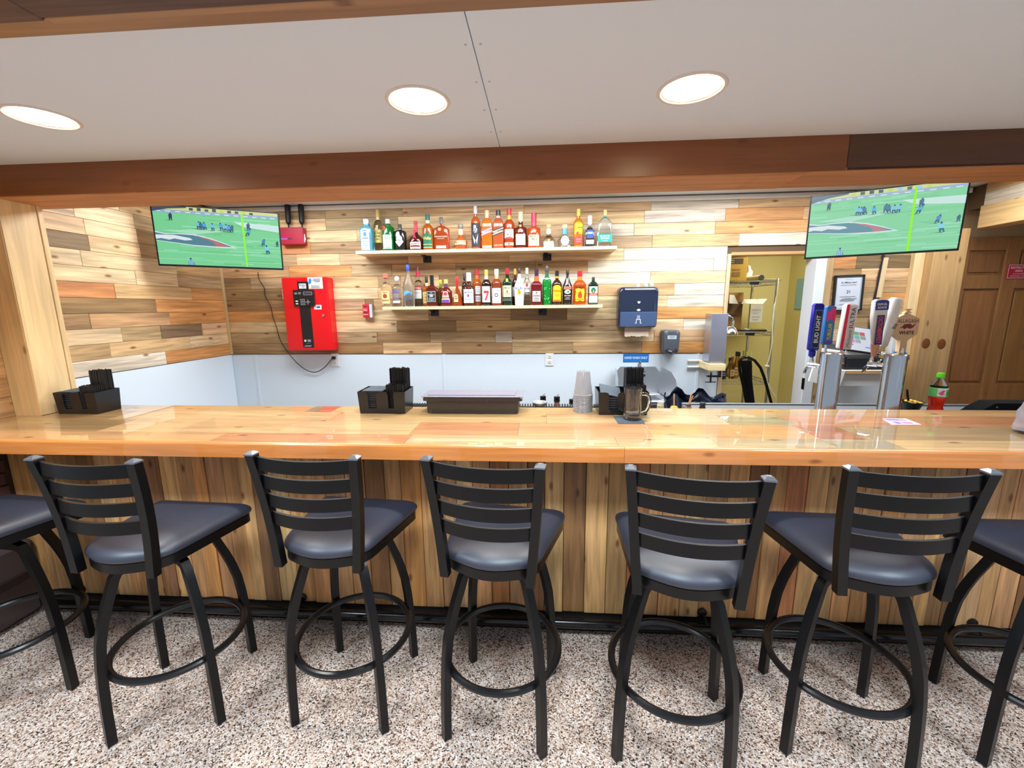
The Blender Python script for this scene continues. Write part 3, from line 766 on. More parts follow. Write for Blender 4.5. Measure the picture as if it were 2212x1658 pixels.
# ------------------------------------------------------------------ televisions
def tv(C, yaw, tilt, rl, label, mount_to, haze):
    u = Vector((math.cos(yaw), math.sin(yaw), 0)); n = Vector((math.sin(yaw), -math.cos(yaw), 0))
    v = Vector((0, 0, 1)) * math.cos(tilt) + n * math.sin(tilt)
    u, v = u * math.cos(rl) + v * math.sin(rl), -u * math.sin(rl) + v * math.cos(rl)
    n = u.cross(v)
    C = Vector(C); w, h = .74, .392
    t = thing('television', label, 'television', C, 'televisions over the bar')
    M = Matrix((u.to_4d(), v.to_4d(), n.to_4d(), (0, 0, 0, 1))).transposed(); M[3] = (0, 0, 0, 1); M.col[3] = (0, 0, 0, 1)
    bz = mat('screen_bezel', (18, 18, 20), .3)
    mb = MB()
    for c, d in (((0, h / 2 - .004, -.008), (w, .008, .022)), ((0, -h / 2 + .006, -.008), (w, .012, .022)), ((-w / 2 + .004, 0, -.008), (.008, h, .022)), ((w / 2 - .004, 0, -.008), (.008, h, .022))): mb.box((0, 0, 0), d, M @ Matrix.Translation(c))
    mb.build('bezel', bz, t)
    MB().box((0, 0, 0), (w - .01, h - .01, .02), M @ Matrix.Translation((0, 0, -.022)), .004).box((0, 0, 0), (w * .7, h * .6, .03), M @ Matrix.Translation((0, -.02, -.042)), .01).build('back_housing', mat('tv_back', (24, 24, 26), .6), t)
    p = Print(); x0, y0, x1, y1 = -w / 2 + .008, -h / 2 + .012, w / 2 - .008, h / 2 - .008
    X = lambda f: x0 + (x1 - x0) * f
    Y = lambda f: y1 + (y0 - y1) * f
    g = lambda c: tuple(a * (1 - haze) + b_ * haze for a, b_ in zip(c, (214, 236, 236)))  # white haze over the screen is mixed into the picture colours
    p.rect(x0, y0, x1, y1, g((120, 212, 150)))
    for i in range(60):
        f = random.uniform(.12, .98); q = random.uniform(0, .9); c = random.choice(((104, 200, 128), (136, 222, 166), (150, 226, 182), (112, 206, 140)))
        p.rect(X(q), Y(f), X(min(1, q + random.uniform(.06, .3))), Y(f - .02), g(c))
    p.poly([(X(0), Y(.12)), (X(1), Y(.10)), (X(1), Y(0)), (X(0), Y(0))], g((150, 176, 206)))
    p.poly([(X(0), Y(.07)), (X(1), Y(.05)), (X(1), Y(0)), (X(0), Y(0))], g((214, 216, 140)))
    for i in range(13): p.rect(X(.02 + i * .076), Y(.10), X(.06 + i * .076), Y(.085), g((226, 236, 246)))
    for i in range(9): p.rect(X(.28 + i * .06), Y(.055), X(.31 + i * .06), Y(random.uniform(.0, .02)), g(random.choice(((60, 90, 80), (190, 220, 60), (40, 70, 90), (150, 200, 240)))))
    p.poly([(X(0), Y(.11)), (X(.12), Y(.05)), (X(.26), Y(.02)), (X(.26), Y(0)), (X(0), Y(0))], g((60, 78, 96)))
    p.poly([(X(.62), Y(.2)), (X(1), Y(.22)), (X(1), Y(.34)), (X(.7), Y(.28))], g((206, 236, 230)))
    p.poly([(X(.05), Y(.42)), (X(.55), Y(.33)), (X(.62), Y(.36)), (X(.3), Y(.46))], g((168, 226, 196)))
    eye = [(0, .44), (.08, .47), (.18, .455), (.30, .46), (.42, .51), (.52, .58), (.63, .67), (.5, .675), (.3, .665), (.12, .625), (0, .60)]
    p.poly([(X(a), Y(b_)) for a, b_ in eye], g((216, 232, 236)))
    p.poly([(X(a * .94), Y(.555 + (b_ - .555) * .82)) for a, b_ in eye], g((78, 128, 146)))
    p.poly([(X(a), Y(b_)) for a, b_ in ((.30, .475), (.42, .535), (.56, .64), (.46, .65), (.44, .58))], g((196, 104, 112)))
    p.poly([(X(a), Y(b_)) for a, b_ in ((0, .50), (.14, .49), (.26, .53), (.28, .56), (.22, .575), (.14, .55), (.1, .575), (.04, .555), (0, .57))], g((226, 236, 240)))

    def player(f, q, s, c1=(70, 170, 226), c2=(34, 72, 110), lean=0):
        p.poly([(X(f) - .05 * s, Y(q) - .002 * s), (X(f) + .012 * s, Y(q) + .002 * s), (X(f), Y(q) - .004 * s)], g((60, 130, 96)))
        p.poly([(X(f) - .010 * s, Y(q)), (X(f) - .004 * s, Y(q)), (X(f) + .002 * s + lean * s, Y(q) + .022 * s), (X(f) - .009 * s + lean * s, Y(q) + .022 * s)], g(c2))
        p.poly([(X(f) + .006 * s, Y(q)), (X(f) + .012 * s, Y(q)), (X(f) + .009 * s + lean * s, Y(q) + .022 * s), (X(f) - .002 * s + lean * s, Y(q) + .022 * s)], g(c2))
        p.poly([(X(f) - .011 * s + lean * s, Y(q) + .02 * s), (X(f) + .011 * s + lean * s, Y(q) + .02 * s), (X(f) + .013 * s + 2 * lean * s, Y(q) + .044 * s), (X(f) - .010 * s + 2 * lean * s, Y(q) + .044 * s)], g(c1))
        p.ell(X(f) + (.003 + 2.3 * lean) * s, Y(q) + .048 * s, .0055 * s, .006 * s, g(c2), 8)
    player(.13, .24, .85, (40, 60, 80), (30, 40, 60))
    for f, q in ((.335, .36), (.365, .37), (.39, .365), (.45, .375), (.52, .36), (.545, .375), (.575, .385), (.60, .385)): player(f, q, .9, random.choice(((70, 170, 226), (110, 196, 236), (50, 110, 150))), lean=random.uniform(-.006, .006))
    player(.725, .43, 1.0, lean=.008); player(.74, .33, .9, (50, 90, 120)); player(.85, .60, .9, (60, 130, 190), lean=.004); player(.89, .74, 1.1, (120, 210, 240), lean=-.004); player(.975, .6, .7, (40, 80, 110))
    p.poly([(X(.222), Y(.995)), (X(.275), Y(.995)), (X(.258), Y(.91)), (X(.232), Y(.91))], g((60, 130, 200))).ell(X(.245), Y(.89), .006, .007, g((40, 70, 110)), 8)
    for i in range(3): p.rect(X(.232 + i * .012), Y(.99), X(.236 + i * .012), Y(.92), g((230, 240, 250)))
    for f in (.78, .90): p.poly([(X(0), Y(f)), (X(1), Y(f + .012)), (X(1), Y(f + .018)), (X(0), Y(f + .006))], g((176, 232, 198)))
    p.poly([(X(.688), Y(.02)), (X(.703), Y(.02)), (X(.706), Y(1)), (X(.690), Y(1))], (150, 250, 30))
    p.build('screen', t, C + n * .0005, u, v, n, origin=C, emit=.92, step=.00006, base=.0002)
    b0 = C - n * .057 + v * -.02; e = Vector(mount_to)
    MB().tube([b0 - C, (b0 - n * .06) - C, e - C], .014, 8).box((0, 0, 0), (.14, .14, .012), Matrix.Translation(b0 - C + n * .004) @ M).build('wall_mount', BLACKM, t)
    return t


tv((-2.206, 2.92, 2.084), .445, .051, -.018, 'left television, tilted in the corner beside the grey boards', (-2.35, YB - .02, 2.10), 0.0)
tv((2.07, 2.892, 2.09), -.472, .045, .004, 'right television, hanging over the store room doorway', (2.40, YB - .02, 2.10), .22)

# ------------------------------------------------------------------ bottle shelves
SHM = wood('pale_shelf_board', 'X', .45, grain=.5, knots=.8, bump=.05)
SHY = 3.315
s1x0, s1x1, z1t = P(768, 545, 'Y', SHY).x, P(1333, 536, 'Y', SHY).x, (P(780, 541.5, 'Y', SHY).z + P(1320, 531, 'Y', SHY).z) / 2
s2x0, s2x1, z2t = P(826, 666, 'Y', SHY).x, P(1302, 658, 'Y', SHY).x, (P(830, 664, 'Y', SHY).z + P(1298, 656, 'Y', SHY).z) / 2


def shelf(x0, x1, zt, label, bxs, n_):
    t = thing('wall_shelf', label, 'shelf', ((x0 + x1) / 2, YB - .02, zt), 'floating bottle shelves')
    og = ((x0 + x1) / 2, YB - .02, zt)
    o = MB().bx((x0, SHY, zt - .024), (x1, YB - .0155, zt), .002).build('shelf_board', SHM, t, origin=og, color=(246, 222, 176), smooth=0)
    for q in bxs:
        b_ = MB().bx((q - .033, YB - .02, zt - .078), (q + .033, YB - .0155, zt - .026), .004)
        b_.tube([(q - .01, YB - .022, zt - .05), (q - .014, YB - .06, zt - .034)], .009, 8).bx((q - .03, YB - .085, zt - .036), (q + .004, YB - .055, zt - .0245), .003)
        b_.build('bracket', mat('dark_bronze', (58, 52, 50), .4, .6), t, origin=og)


shelf(s1x0, s1x1, z1t, 'upper pale pine bottle shelf on the board wall', (P(924, 556, 'Y', YB).x, P(1182, 548, 'Y', YB).x), 0)
shelf(s2x0, s2x1, z2t, 'lower pale pine bottle shelf on the board wall', (P(940, 672, 'Y', YB).x, P(1172, 668, 'Y', YB).x), 1)

# ------------------------------------------------------------------ bottles
#        shoulder, neck, neck radius, cap from, cap radius, section power, depth ratio, foot width
SHP = dict(std=(.60, .74, .36, .84, .40, 2, 1, .98), tall=(.62, .76, .34, .82, .38, 2, 1, .96), sq=(.64, .80, .40, .86, .42, 7, .9, 1), blue=(.68, .80, .40, .86, .42, 6, .75, .9),
           apoth=(.70, .80, .26, .84, .28, 2.4, .9, .92), squat=(.36, .62, .24, .88, .26, 2, .9, .98), flat=(.62, .74, .20, .80, .22, 3.2, .5, .96), ball=(.30, .56, .34, .80, .40, 2.2, .95, .8),
           sticky=(.55, .64, .36, .74, .40, 2, 1, .97), cone=(.45, .68, .26, .70, .30, 4, .9, 1.0), jack=(.58, .68, .33, .78, .36, 8, .95, 1), crown=(.50, .72, .28, .84, .34, 3, .7, .9),
           brandy=(.10, .72, .22, .76, .28, 2.2, .7, 1), fat=(.58, .70, .22, .80, .25, 2, 1, 1), smooth=(.46, .84, .26, .86, .30, 2, 1, .84), thin=(.72, .84, .36, .86, .38, 2, 1, 1), disa=(.56, .66, .42, .80, .36, 9, .95, 1), wide=(.60, .80, .22, .84, .24, 3.4, .55, .97), jager=(.72, .84, .30, .88, .30, 6, .62, 1))
NB = [0]


def bottle(tier, x0, x1, yt, yb, shp, gl, cap, label, prn, extra=None, row=0, grp=True):
    zb = (z1t, z2t)[tier]; yc = 3.385 + row * .065
    hs, hn, rn, hc, rc, e, dep, ft = SHP[shp]
    xc = P((x0 + x1) / 2, yb - .3 * (yb - yt), 'Y', yc).x
    w = P(x1, yb - 30, 'Y', yc).x - P(x0, yb - 30, 'Y', yc).x; h = P((x0 + x1) / 2, yt, 'Y', yc - w * dep * .3).z - zb
    r = w / 2; og = (xc, yc, zb + .0004)
    t = thing('liquor_bottle', label, 'bottle', og, ('bottles on the upper shelf', 'bottles on the lower shelf')[tier])
    prof = [(r * .86 * ft, 0), (r * .97 * ft, .004), (r * ft, .01)] + [(r * (ft + (1 - ft) * k / 3), h * hs * k / 3) for k in (1, 2)] + [(r, h * hs)]
    for k in range(1, 7):
        q = k / 6; sm = q * q * (3 - 2 * q); sm = .5 * sm + .5 * (1 - math.sqrt(max(0, 1 - q * q))) if shp in ('std', 'apoth', 'crown', 'jager', 'flat', 'wide', 'tall', 'sq', 'jack', 'disa') else sm
        prof.append((r * (1 + (rn - 1) * sm), h * (hs + (hn - hs) * q)))
    prof += [(r * rn * .96, h * hc)]
    col, kind = gl[:3], gl[3] if len(gl) > 3 else 'g'
    nm = 'bottle_%s_%d_%d_%d' % (kind, *col)
    clear = min(col) > 185; gc = tuple(255 * (v / 255) ** (.6 if clear else .9) for v in col)
    mt = {'g': lambda: glass(nm, gc, .04, 1.0 if clear else .5), 'f': lambda: glass(nm, gc, .35), 'o': lambda: mat(nm, col, .1, 0, Coat_Weight=.6)}[kind]()
    MB().lathe(prof, (0, 0, 0), 28, e, dep).build('bottle_body', mt, t, smooth=40)
    # necks go back to a round section under the cap
    if extra and 'foil' in extra:
        f0, fc = extra['foil']; rr = r * rn * 1.06 * (dep if dep < .8 else 1)
        MB().lathe([(r * rn * 1.1, h * f0), (r * rn * 1.03, h * hc)], (0, 0, 0), 18, e, dep, closed=False).build('neck_foil', mat('foil_%d_%d_%d' % fc, fc, .35), t)
    cc = cap[:3]; cm_ = mat('cap_%d_%d_%d' % cc, cc, .35)
    cr = r * rc
    ck = cap[3] if len(cap) > 3 else ''
    if ck == 'ball': cpf = [(cr * .8, h * hc), (cr, h * (hc + .03)), (cr * 1.12, h * (hc + .10)), (cr * .9, h * .98), (cr * .3, h)]
    elif ck == 'tee': cpf = [(cr * .8, h * hc), (cr * .8, h * (hc + .02)), (cr * 1.25, h * (hc + .025)), (cr * 1.25, h * .99), (cr * 1.1, h)]
    else: cpf = [(cr, h * hc), (cr, h * .992), (cr * .9, h)]
    MB().lathe(cpf, (0, 0, 0), 18, 2 if dep > .8 else e, max(dep, .72)).build('cap', cm_, t)
    if extra and extra.get('spout'):
        MB().tube([(0, 0, h * .99), (0, -.002, h + .012), (.006, -.006, h + .03)], .004, 6).build('pour_spout', STEEL, t)
    for prn in (prn if isinstance(prn, list) else [prn] if prn else []):
        p = Print(); p.strip = w / 9 if e <= 3 else 0; prn(p, w, h)
        if e <= 3: p.build('label', t, (0, -r * dep, 0), (1, 0, 0), (0, 0, 1), (0, -1, 0), wrap=r * 1.01 if dep > .8 else r * 1.6, step=.0004, base=.0012)
        else: p.build('label', t, (0, -r * dep, 0), (1, 0, 0), (0, 0, 1), (0, -1, 0), step=.0004, base=.0012)
    return t


def LB(*els):
    """Label recipe: ('r', u0, v0, u1, v1, colour) | ('e', u, v, a, b, colour) | ('t', text, u, v, height, colour, width) | ('p', points, colour) | ('l', u0, u1, (v...), colour)"""
    def fn(p, w, h):
        for e in els:
            if e[0] == 'r': p.rect(e[1] * w, e[2] * h, e[3] * w, e[4] * h, e[5])
            elif e[0] == 'e': p.ell(e[1] * w, e[2] * h, e[3] * w, e[4] * h, e[5])
            elif e[0] == 't': p.text(e[1], e[2] * w, e[3] * h, e[4] * h, e[5], fit=(e[6] * w if len(e) > 6 else None), bold=True, rot=(e[7] if len(e) > 7 else 0))
            elif e[0] == 'p': p.poly([(a * w, b_ * h) for a, b_ in e[1]], e[2])
            elif e[0] == 'l': p.lines(e[1] * w, e[2] * w, [v * h for v in e[3]], h * .012, e[4])
    return fn


K, WT, CRM, GRY = (24, 24, 26), (244, 244, 240), (244, 228, 176), (150, 150, 150)
CLR, AMB, DRK = (236, 240, 240), (214, 104, 30), (60, 18, 10)
B = bottle
B(0, 780.5, 808, 472, 541.6, 'blue', (96, 186, 228), (214, 218, 222), 'square pale blue gin bottle at the left end of the upper shelf', LB(('r', -.36, .04, .3, .60, (206, 226, 240)), ('e', -.03, .60, .33, .1, (206, 226, 240)), ('e', -.03, .52, .12, .07, (70, 120, 180)), ('t', 'BOMBAY', -.03, .63, .035, (40, 60, 120), .42), ('t', 'SAPPHIRE', -.03, .40, .04, (40, 60, 120), .5), ('l', -.25, .22, (.12, .18, .24, .3), (120, 150, 190))))
B(0, 809, 829, 451, 541, 'tall', (240, 232, 190), (222, 196, 110), 'tall clear bottle with yellow label, second from left on upper shelf', LB(('r', -.44, .22, .44, .52, (240, 224, 140)), ('e', -.05, .52, .2, .06, (208, 176, 84)), ('t', 'SILVER', 0, .44, .04, (120, 92, 30), .7), ('t', 'DOM', 0, .37, .04, (120, 92, 30), .7), ('t', 'GIN', 0, .30, .04, (120, 92, 30), .7)), {'foil': (.72, (226, 214, 170))}, row=1)
B(0, 827, 853, 472, 539.5, 'thin', (18, 132, 52), (236, 238, 236), 'dark green gin bottle with white label and red seal on upper shelf', LB(('r', -.38, .10, .38, .50, (238, 242, 236)), ('e', -.22, .70, .17, .07, (196, 30, 34)), ('t', 'Tanqueray', 0, .40, .05, (30, 110, 60), .66), ('l', -.28, .28, (.18, .24, .3), (120, 170, 140)), ('r', -.38, .06, .38, .085, (238, 242, 236))))
B(0, 853, 878.6, 483, 538.6, 'apoth', (22, 24, 26, 'o'), (40, 40, 42), 'black apothecary bottle with white diamond label on upper shelf', LB(('p', [(-.46, .38), (0, .14), (.46, .38), (0, .62)], WT), ('t', "HENDRICK'S", 0, .385, .05, (60, 60, 60), .66), ('t', 'GIN', 0, .31, .03, (60, 60, 60))))
B(0, 884.5, 914, 476, 537, 'squat', (84, 26, 16), (206, 30, 52), 'squat dark orange liqueur bottle with red neck ribbon on upper shelf', LB(('r', -.42, .05, .42, .28, WT), ('r', -.36, .11, .36, .17, (120, 30, 34)), ('t', 'Grand Marnier', 0, .225, .045, K, .66), ('p', [(-.09, .68), (.09, .68), (.05, .5), (.14, .36), (0, .44), (-.14, .36), (-.04, .5)], (232, 40, 80))), {'foil': (.64, (226, 40, 74))})
B(0, 913.5, 937, 462, 536.5, 'std', AMB, (36, 110, 96), 'bourbon bottle with green script label on upper shelf', LB(('r', -.45, .08, .45, .40, (22, 112, 78)), ('p', [(-.45, .40), (.45, .40), (0, .50)], (22, 112, 78)), ('t', 'Weller', 0, .33, .09, (226, 206, 120), .8), ('r', -.45, .15, .45, .165, (226, 206, 120)), ('r', -.45, .06, .45, .08, (226, 206, 120))), {'foil': (.76, (240, 226, 190))})
B(0, 937, 971.5, 467.7, 536.4, 'flat', (196, 78, 40), (120, 116, 116), 'broad flat orange bourbon bottle with curved shoulders on upper shelf', [LB(('r', -.3, .05, .3, .13, WT)), LB(('t', 'WOODFORD RESERVE', 0, .40, .035, (246, 220, 200), .8), ('t', 'DISTILLERS SELECT', 0, .34, .02, (246, 220, 200), .6), ('e', -.06, .62, .1, .05, (226, 160, 130)))])
B(0, 982, 1009.5, 482, 534.6, 'ball', (214, 96, 40), (140, 130, 122, 'ball'), 'round faceted bourbon bottle with small figure stopper on upper shelf', LB(('r', -.47, .18, .47, .34, (240, 214, 160)), ('t', "BLANTON'S", 0, .265, .06, (120, 70, 40), .7)), {'foil': (.58, (240, 214, 160))})
B(0, 1018, 1038.3, 443.6, 534.2, 'tall', (214, 92, 40), (222, 226, 232), 'tallest bottle on the upper shelf, dark printed front and silver cap', LB(('r', -.44, .06, .44, .60, (28, 32, 44)), ('t', "R", .02, .50, .10, (200, 214, 236), .8), ('t', "AE", .0, .44, .06, (170, 190, 226), .8), ('p', [(-.3, .34), (.0, .2), (-.1, .12)], (196, 212, 236)), ('p', [(.32, .36), (.05, .2), (.15, .12)], (196, 212, 236)), ('e', 0, .39, .14, .012, (150, 170, 210))))
B(0, 1041.3, 1064.5, 453, 532.8, 'sq', (232, 116, 34), (222, 196, 150), 'square whisky bottle with slanted red band on upper shelf', [LB(('r', -.42, .03, .42, .085, CRM)), LB(('p', [(-.5, .32), (.5, .42), (.5, .58), (-.5, .48)], (214, 74, 74)), ('p', [(-.5, .35), (.5, .45), (.5, .47), (-.5, .37)], (250, 220, 210)), ('p', [(-.5, .42), (.5, .52), (.5, .54), (-.5, .44)], (250, 220, 210)), ('t', 'RED LABEL', 0, .435, .035, (250, 230, 220), .8, 9))])
B(0, 1065.3, 1088.7, 453, 532.4, 'sq', (206, 92, 52), (40, 40, 42), 'square whisky bottle with slanted black band on upper shelf', LB(('p', [(-.5, .32), (.5, .42), (.5, .58), (-.5, .48)], (34, 34, 38)), ('p', [(-.5, .35), (.5, .45), (.5, .47), (-.5, .37)], (220, 196, 150)), ('p', [(-.5, .42), (.5, .52), (.5, .54), (-.5, .44)], (220, 196, 150)), ('t', 'BLACK LABEL', 0, .435, .035, (226, 206, 160), .8, 9), ('t', 'AGED 12 YEARS', 0, .09, .03, (226, 206, 180), .8)))
B(0, 1088.4, 1112, 449.7, 531.7, 'std', (196, 70, 24), (206, 40, 34), 'red capped whiskey liqueur bottle with white label on upper shelf', LB(('r', -.44, .26, .44, .48, WT), ('t', 'SOUTHERN', 0, .42, .05, K, .8), ('t', 'COMFORT', 0, .35, .05, K, .8), ('e', 0, .26, .36, .03, (150, 40, 40)), ('r', -.42, .08, .42, .15, (244, 226, 214)), ('e', 0, .115, .08, .03, (180, 50, 50))), {'foil': (.72, (244, 160, 60))})
B(0, 1111.5, 1138.3, 456, 531.5, 'sticky', (104, 34, 18), (224, 208, 150), 'dark cognac bottle with white label and pale gold neck on upper shelf', LB(('r', -.42, .09, .42, .38, (238, 234, 220)), ('t', 'Hennessy', 0, .27, .05, (70, 60, 50), .66), ('l', -.3, .3, (.14, .19), GRY), ('e', 0, .60, .1, .035, (160, 130, 80))))
B(0, 1139, 1167.5, 458.4, 531, 'sticky', (196, 74, 26), (206, 20, 70), 'amber bourbon bottle with red wax neck and cream label on upper shelf', LB(('r', -.44, .06, .44, .37, CRM), ('t', "Maker's", 0, .32, .055, (60, 40, 20), .8), ('t', 'Mark', .06, .25, .055, (60, 40, 20), .6), ('l', -.34, .34, (.1, .14, .19), (190, 160, 100))), {'foil': (.60, (214, 40, 70))})
B(0, 1171, 1199.5, 482, 530.8, 'ball', (240, 222, 190), (222, 166, 108, 'ball'), 'small round clear tequila bottle with cork ball and green neck band', LB(('r', -.42, .03, .42, .26, (214, 224, 226)), ('t', 'PATRON', 0, .2, .06, (70, 120, 110), .6), ('e', 0, .31, .09, .05, (222, 140, 80)), ('l', -.3, .3, (.08, .13), (140, 160, 160))), {'foil': (.58, (190, 220, 170))})
B(0, 1204, 1235.6, 483, 530.6, 'ball', (206, 222, 230), (222, 196, 150, 'ball'), 'round pale tequila bottle with blue neck band on upper shelf', LB(('e', 0, .28, .28, .20, WT), ('t', 'Don Julio', 0, .31, .06, (70, 90, 130), .42), ('l', -.14, .14, (.18, .23), (130, 150, 190))), {'foil': (.58, (70, 150, 226))})
B(0, 1238, 1260, 450, 530.8, 'tall', (226, 140, 30), (230, 200, 70), 'gold tequila bottle with bright yellow label on upper shelf', LB(('r', -.42, .34, .42, .58, (248, 214, 20)), ('e', 0, .58, .42, .06, (248, 214, 20)), ('t', 'Jose', 0, .56, .035, K), ('t', 'Cuervo', 0, .51, .05, K, .7), ('e', -.1, .37, .13, .03, (190, 40, 30)), ('r', -.42, .08, .42, .28, (204, 60, 60)), ('l', -.3, .3, (.14, .2), (240, 170, 150))))
B(0, 1261.5, 1285.5, 464.6, 531, 'cone', (226, 228, 226), (236, 236, 242, 'tee'), 'tapered clear tequila bottle with blue square label on upper shelf', LB(('r', -.28, .28, .28, .54, (52, 84, 190)), ('t', '1800', 0, .44, .07, (230, 236, 250), .44), ('r', -.34, .09, .34, .22, (240, 240, 240)), ('l', -.25, .25, (.12, .17), (170, 160, 200))))
B(0, 1290.5, 1321.5, 452, 531, 'wide', (230, 238, 236), (232, 206, 130), 'large clear bottle with teal band at the right end of the upper shelf', LB(('r', -.48, .13, .48, .33, (22, 168, 154)), ('t', 'EL MAYOR', 0, .285, .04, (226, 250, 244), .8), ('t', 'REPOSADO', 0, .225, .035, (226, 250, 244), .7), ('t', '100% AGAVE', 0, .16, .02, (226, 250, 244), .5)), {'foil': (.78, (40, 160, 150))})
# lower shelf
B(1, 824.5, 847, 590, 664, 'std', (238, 236, 220), (226, 120, 96, 'tee'), 'clear vodka bottle with cream label and copper oval, left end of lower shelf', LB(('r', -.42, .10, .42, .48, (236, 208, 150)), ('e', 0, .32, .2, .065, (150, 76, 40)), ('t', "Tito's", 0, .43, .05, (150, 90, 50), .5), ('t', 'Handmade', 0, .2, .05, (150, 90, 50), .66)))
B(1, 848, 871, 596, 664, 'std', (232, 240, 240), (226, 232, 238, 'ball'), 'clear vodka bottle with blue capital letters on lower shelf', LB(('t', 'ABSOLUT', 0, .55, .07, (30, 70, 190), .84), ('t', 'VODKA', -.04, .47, .07, (30, 70, 190), .7), ('l', -.3, .3, (.24, .28, .32, .36, .4), (150, 170, 210)), ('r', -.32, .12, .32, .2, WT)))
B(1, 871.3, 896.5, 571, 663.6, 'smooth', (226, 236, 246, 'f'), (40, 84, 210), 'tall frosted vodka bottle with blue cap on lower shelf', LB(('p', [(-.36, .24), (-.34, .36), (0, .39), (.36, .33), (.36, .28), (0, .31)], (96, 178, 232)), ('p', [(-.2, .29), (.2, .33), (.34, .30), (.1, .28)], (40, 120, 210)), ('t', 'GREY GOOSE', 0, .19, .035, (50, 110, 210), .66), ('e', 0, .14, .03, .012, (60, 100, 200))))
B(1, 894.5, 915.5, 584, 663, 'std', (238, 240, 230), (214, 60, 90), 'clear vodka bottle with red band and pouring spout on lower shelf', LB(('r', -.45, .46, .45, .56, (214, 44, 60)), ('t', 'STOLI', 0, .51, .055, WT, .7), ('r', -.4, .22, .4, .46, (232, 236, 232)), ('t', 'VODKA', 0, .38, .03, (120, 130, 140), .5)), {'spout': 1}, row=1.1)
B(1, 915, 931, 596, 663, 'jack', (206, 110, 30), (36, 34, 30), 'amber honey whiskey bottle half hidden behind a black labelled one', LB(('r', -.44, .1, .44, .48, (236, 212, 130)), ('l', -.3, .3, (.2, .3, .4), (120, 90, 30))), {'foil': (.66, (226, 214, 190))}, row=1.15)
B(1, 923.5, 945.5, 594, 662.3, 'jack', (110, 34, 18), (30, 30, 32), 'square dark whiskey bottle with black and white label on lower shelf', LB(('r', -.44, .13, .44, .50, (20, 22, 26)), ('r', -.40, .145, .40, .485, (196, 206, 216)), ('r', -.36, .16, .36, .47, (20, 22, 26)), ('t', "JACK", 0, .43, .035, (220, 226, 232), .5), ('t', "DANIEL'S", 0, .38, .04, (220, 226, 232), .6), ('e', 0, .33, .2, .03, (220, 226, 232)), ('t', 'Old No.7', 0, .33, .03, (20, 22, 26), .34), ('t', 'Tennessee', 0, .26, .04, (220, 226, 232), .6), ('t', 'WHISKEY', 0, .2, .035, (220, 226, 232), .6)), {'foil': (.62, (36, 36, 40))})
B(1, 944, 962, 604, 662, 'crown', (120, 74, 26), (200, 180, 70), 'green banded whisky bottle mostly hidden behind the purple labelled one', LB(('r', -.3, .12, .3, .42, (60, 110, 50))), {'foil': (.66, (120, 150, 60))}, row=1)
B(1, 951.7, 977, 603, 661.8, 'crown', (116, 34, 24), (226, 196, 110), 'rounded whisky bottle with arched purple and gold label', LB(('r', -.34, .14, .34, .42, (206, 190, 160)), ('e', 0, .42, .34, .14, (206, 190, 160)), ('r', -.3, .15, .3, .24, (110, 60, 190)), ('e', 0, .46, .16, .06, (196, 60, 110)), ('t', 'CROWN ROYAL', 0, .32, .04, (90, 60, 40), .56)), {'foil': (.66, (100, 60, 110))})
B(1, 976.8, 1000, 597, 661, 'brandy', (170, 66, 28), (226, 30, 44), 'flared brandy bottle with red cap on lower shelf', LB(('r', -.3, .14, .12, .34, (222, 190, 150)), ('e', -.09, .34, .21, .08, (222, 190, 150)), ('t', 'E&J', -.09, .33, .05, (120, 50, 40), .3), ('t', 'VSOP', -.09, .26, .04, (120, 50, 40), .3)), {'foil': (.70, (226, 30, 44))})
B(1, 998, 1010, 590, 661, 'std', (60, 26, 20), (60, 56, 50), 'dark bottle almost hidden behind the white labelled bourbon', None, row=1)
B(1, 1001, 1026.2, 588, 660.8, 'sticky', (86, 36, 22), (236, 238, 240), 'bourbon bottle with big white label and white cap on lower shelf', LB(('r', -.47, .09, .47, .50, (238, 242, 246)), ('t', 'JIM BEAM', 0, .40, .06, (60, 90, 130), .8), ('e', 0, .31, .09, .04, (206, 50, 90)), ('t', 'BOURBON', 0, .20, .05, (120, 160, 210), .6), ('l', -.34, .34, (.13, .26), (170, 190, 220))))
B(1, 1021, 1041, 581, 660, 'std', (206, 96, 34), (196, 50, 60), 'amber rum bottle with red cap behind the white labelled bourbon', LB(('r', -.1, .32, .44, .54, (236, 232, 238)), ('r', -.1, .12, .44, .28, (232, 226, 236)), ('l', -.05, .4, (.38, .44, .5, .17, .22), (130, 110, 170))), {'foil': (.68, (222, 110, 70))}, row=1.2)
B(1, 1041, 1061.3, 582, 659.2, 'std', (30, 18, 16, 'o'), (206, 170, 80), 'dark whiskey bottle with a large red 7 on white label', LB(('r', -.46, .10, .46, .54, WT), ('p', [(-.26, .42), (.3, .42), (.3, .37), (.02, .15), (-.16, .15), (.12, .35), (-.26, .35)], (226, 54, 60)), ('t', "SEAGRAM'S", 0, .49, .03, GRY, .7)), {'foil': (.70, (240, 226, 206))})
B(1, 1062, 1084.5, 580.6, 658.6, 'std', (150, 62, 36), (236, 238, 244), 'amber whiskey bottle with plain white label and white cap', LB(('r', -.46, .07, .46, .48, (240, 238, 236)), ('e', 0, .29, .17, .055, (50, 50, 54)), ('e', 0, .29, .10, .032, (240, 238, 236)), ('t', 'SOUTHERN', 0, .40, .035, (130, 130, 130), .7), ('e', 0, .17, .02, .01, GRY)), {'foil': (.72, (206, 170, 130))})
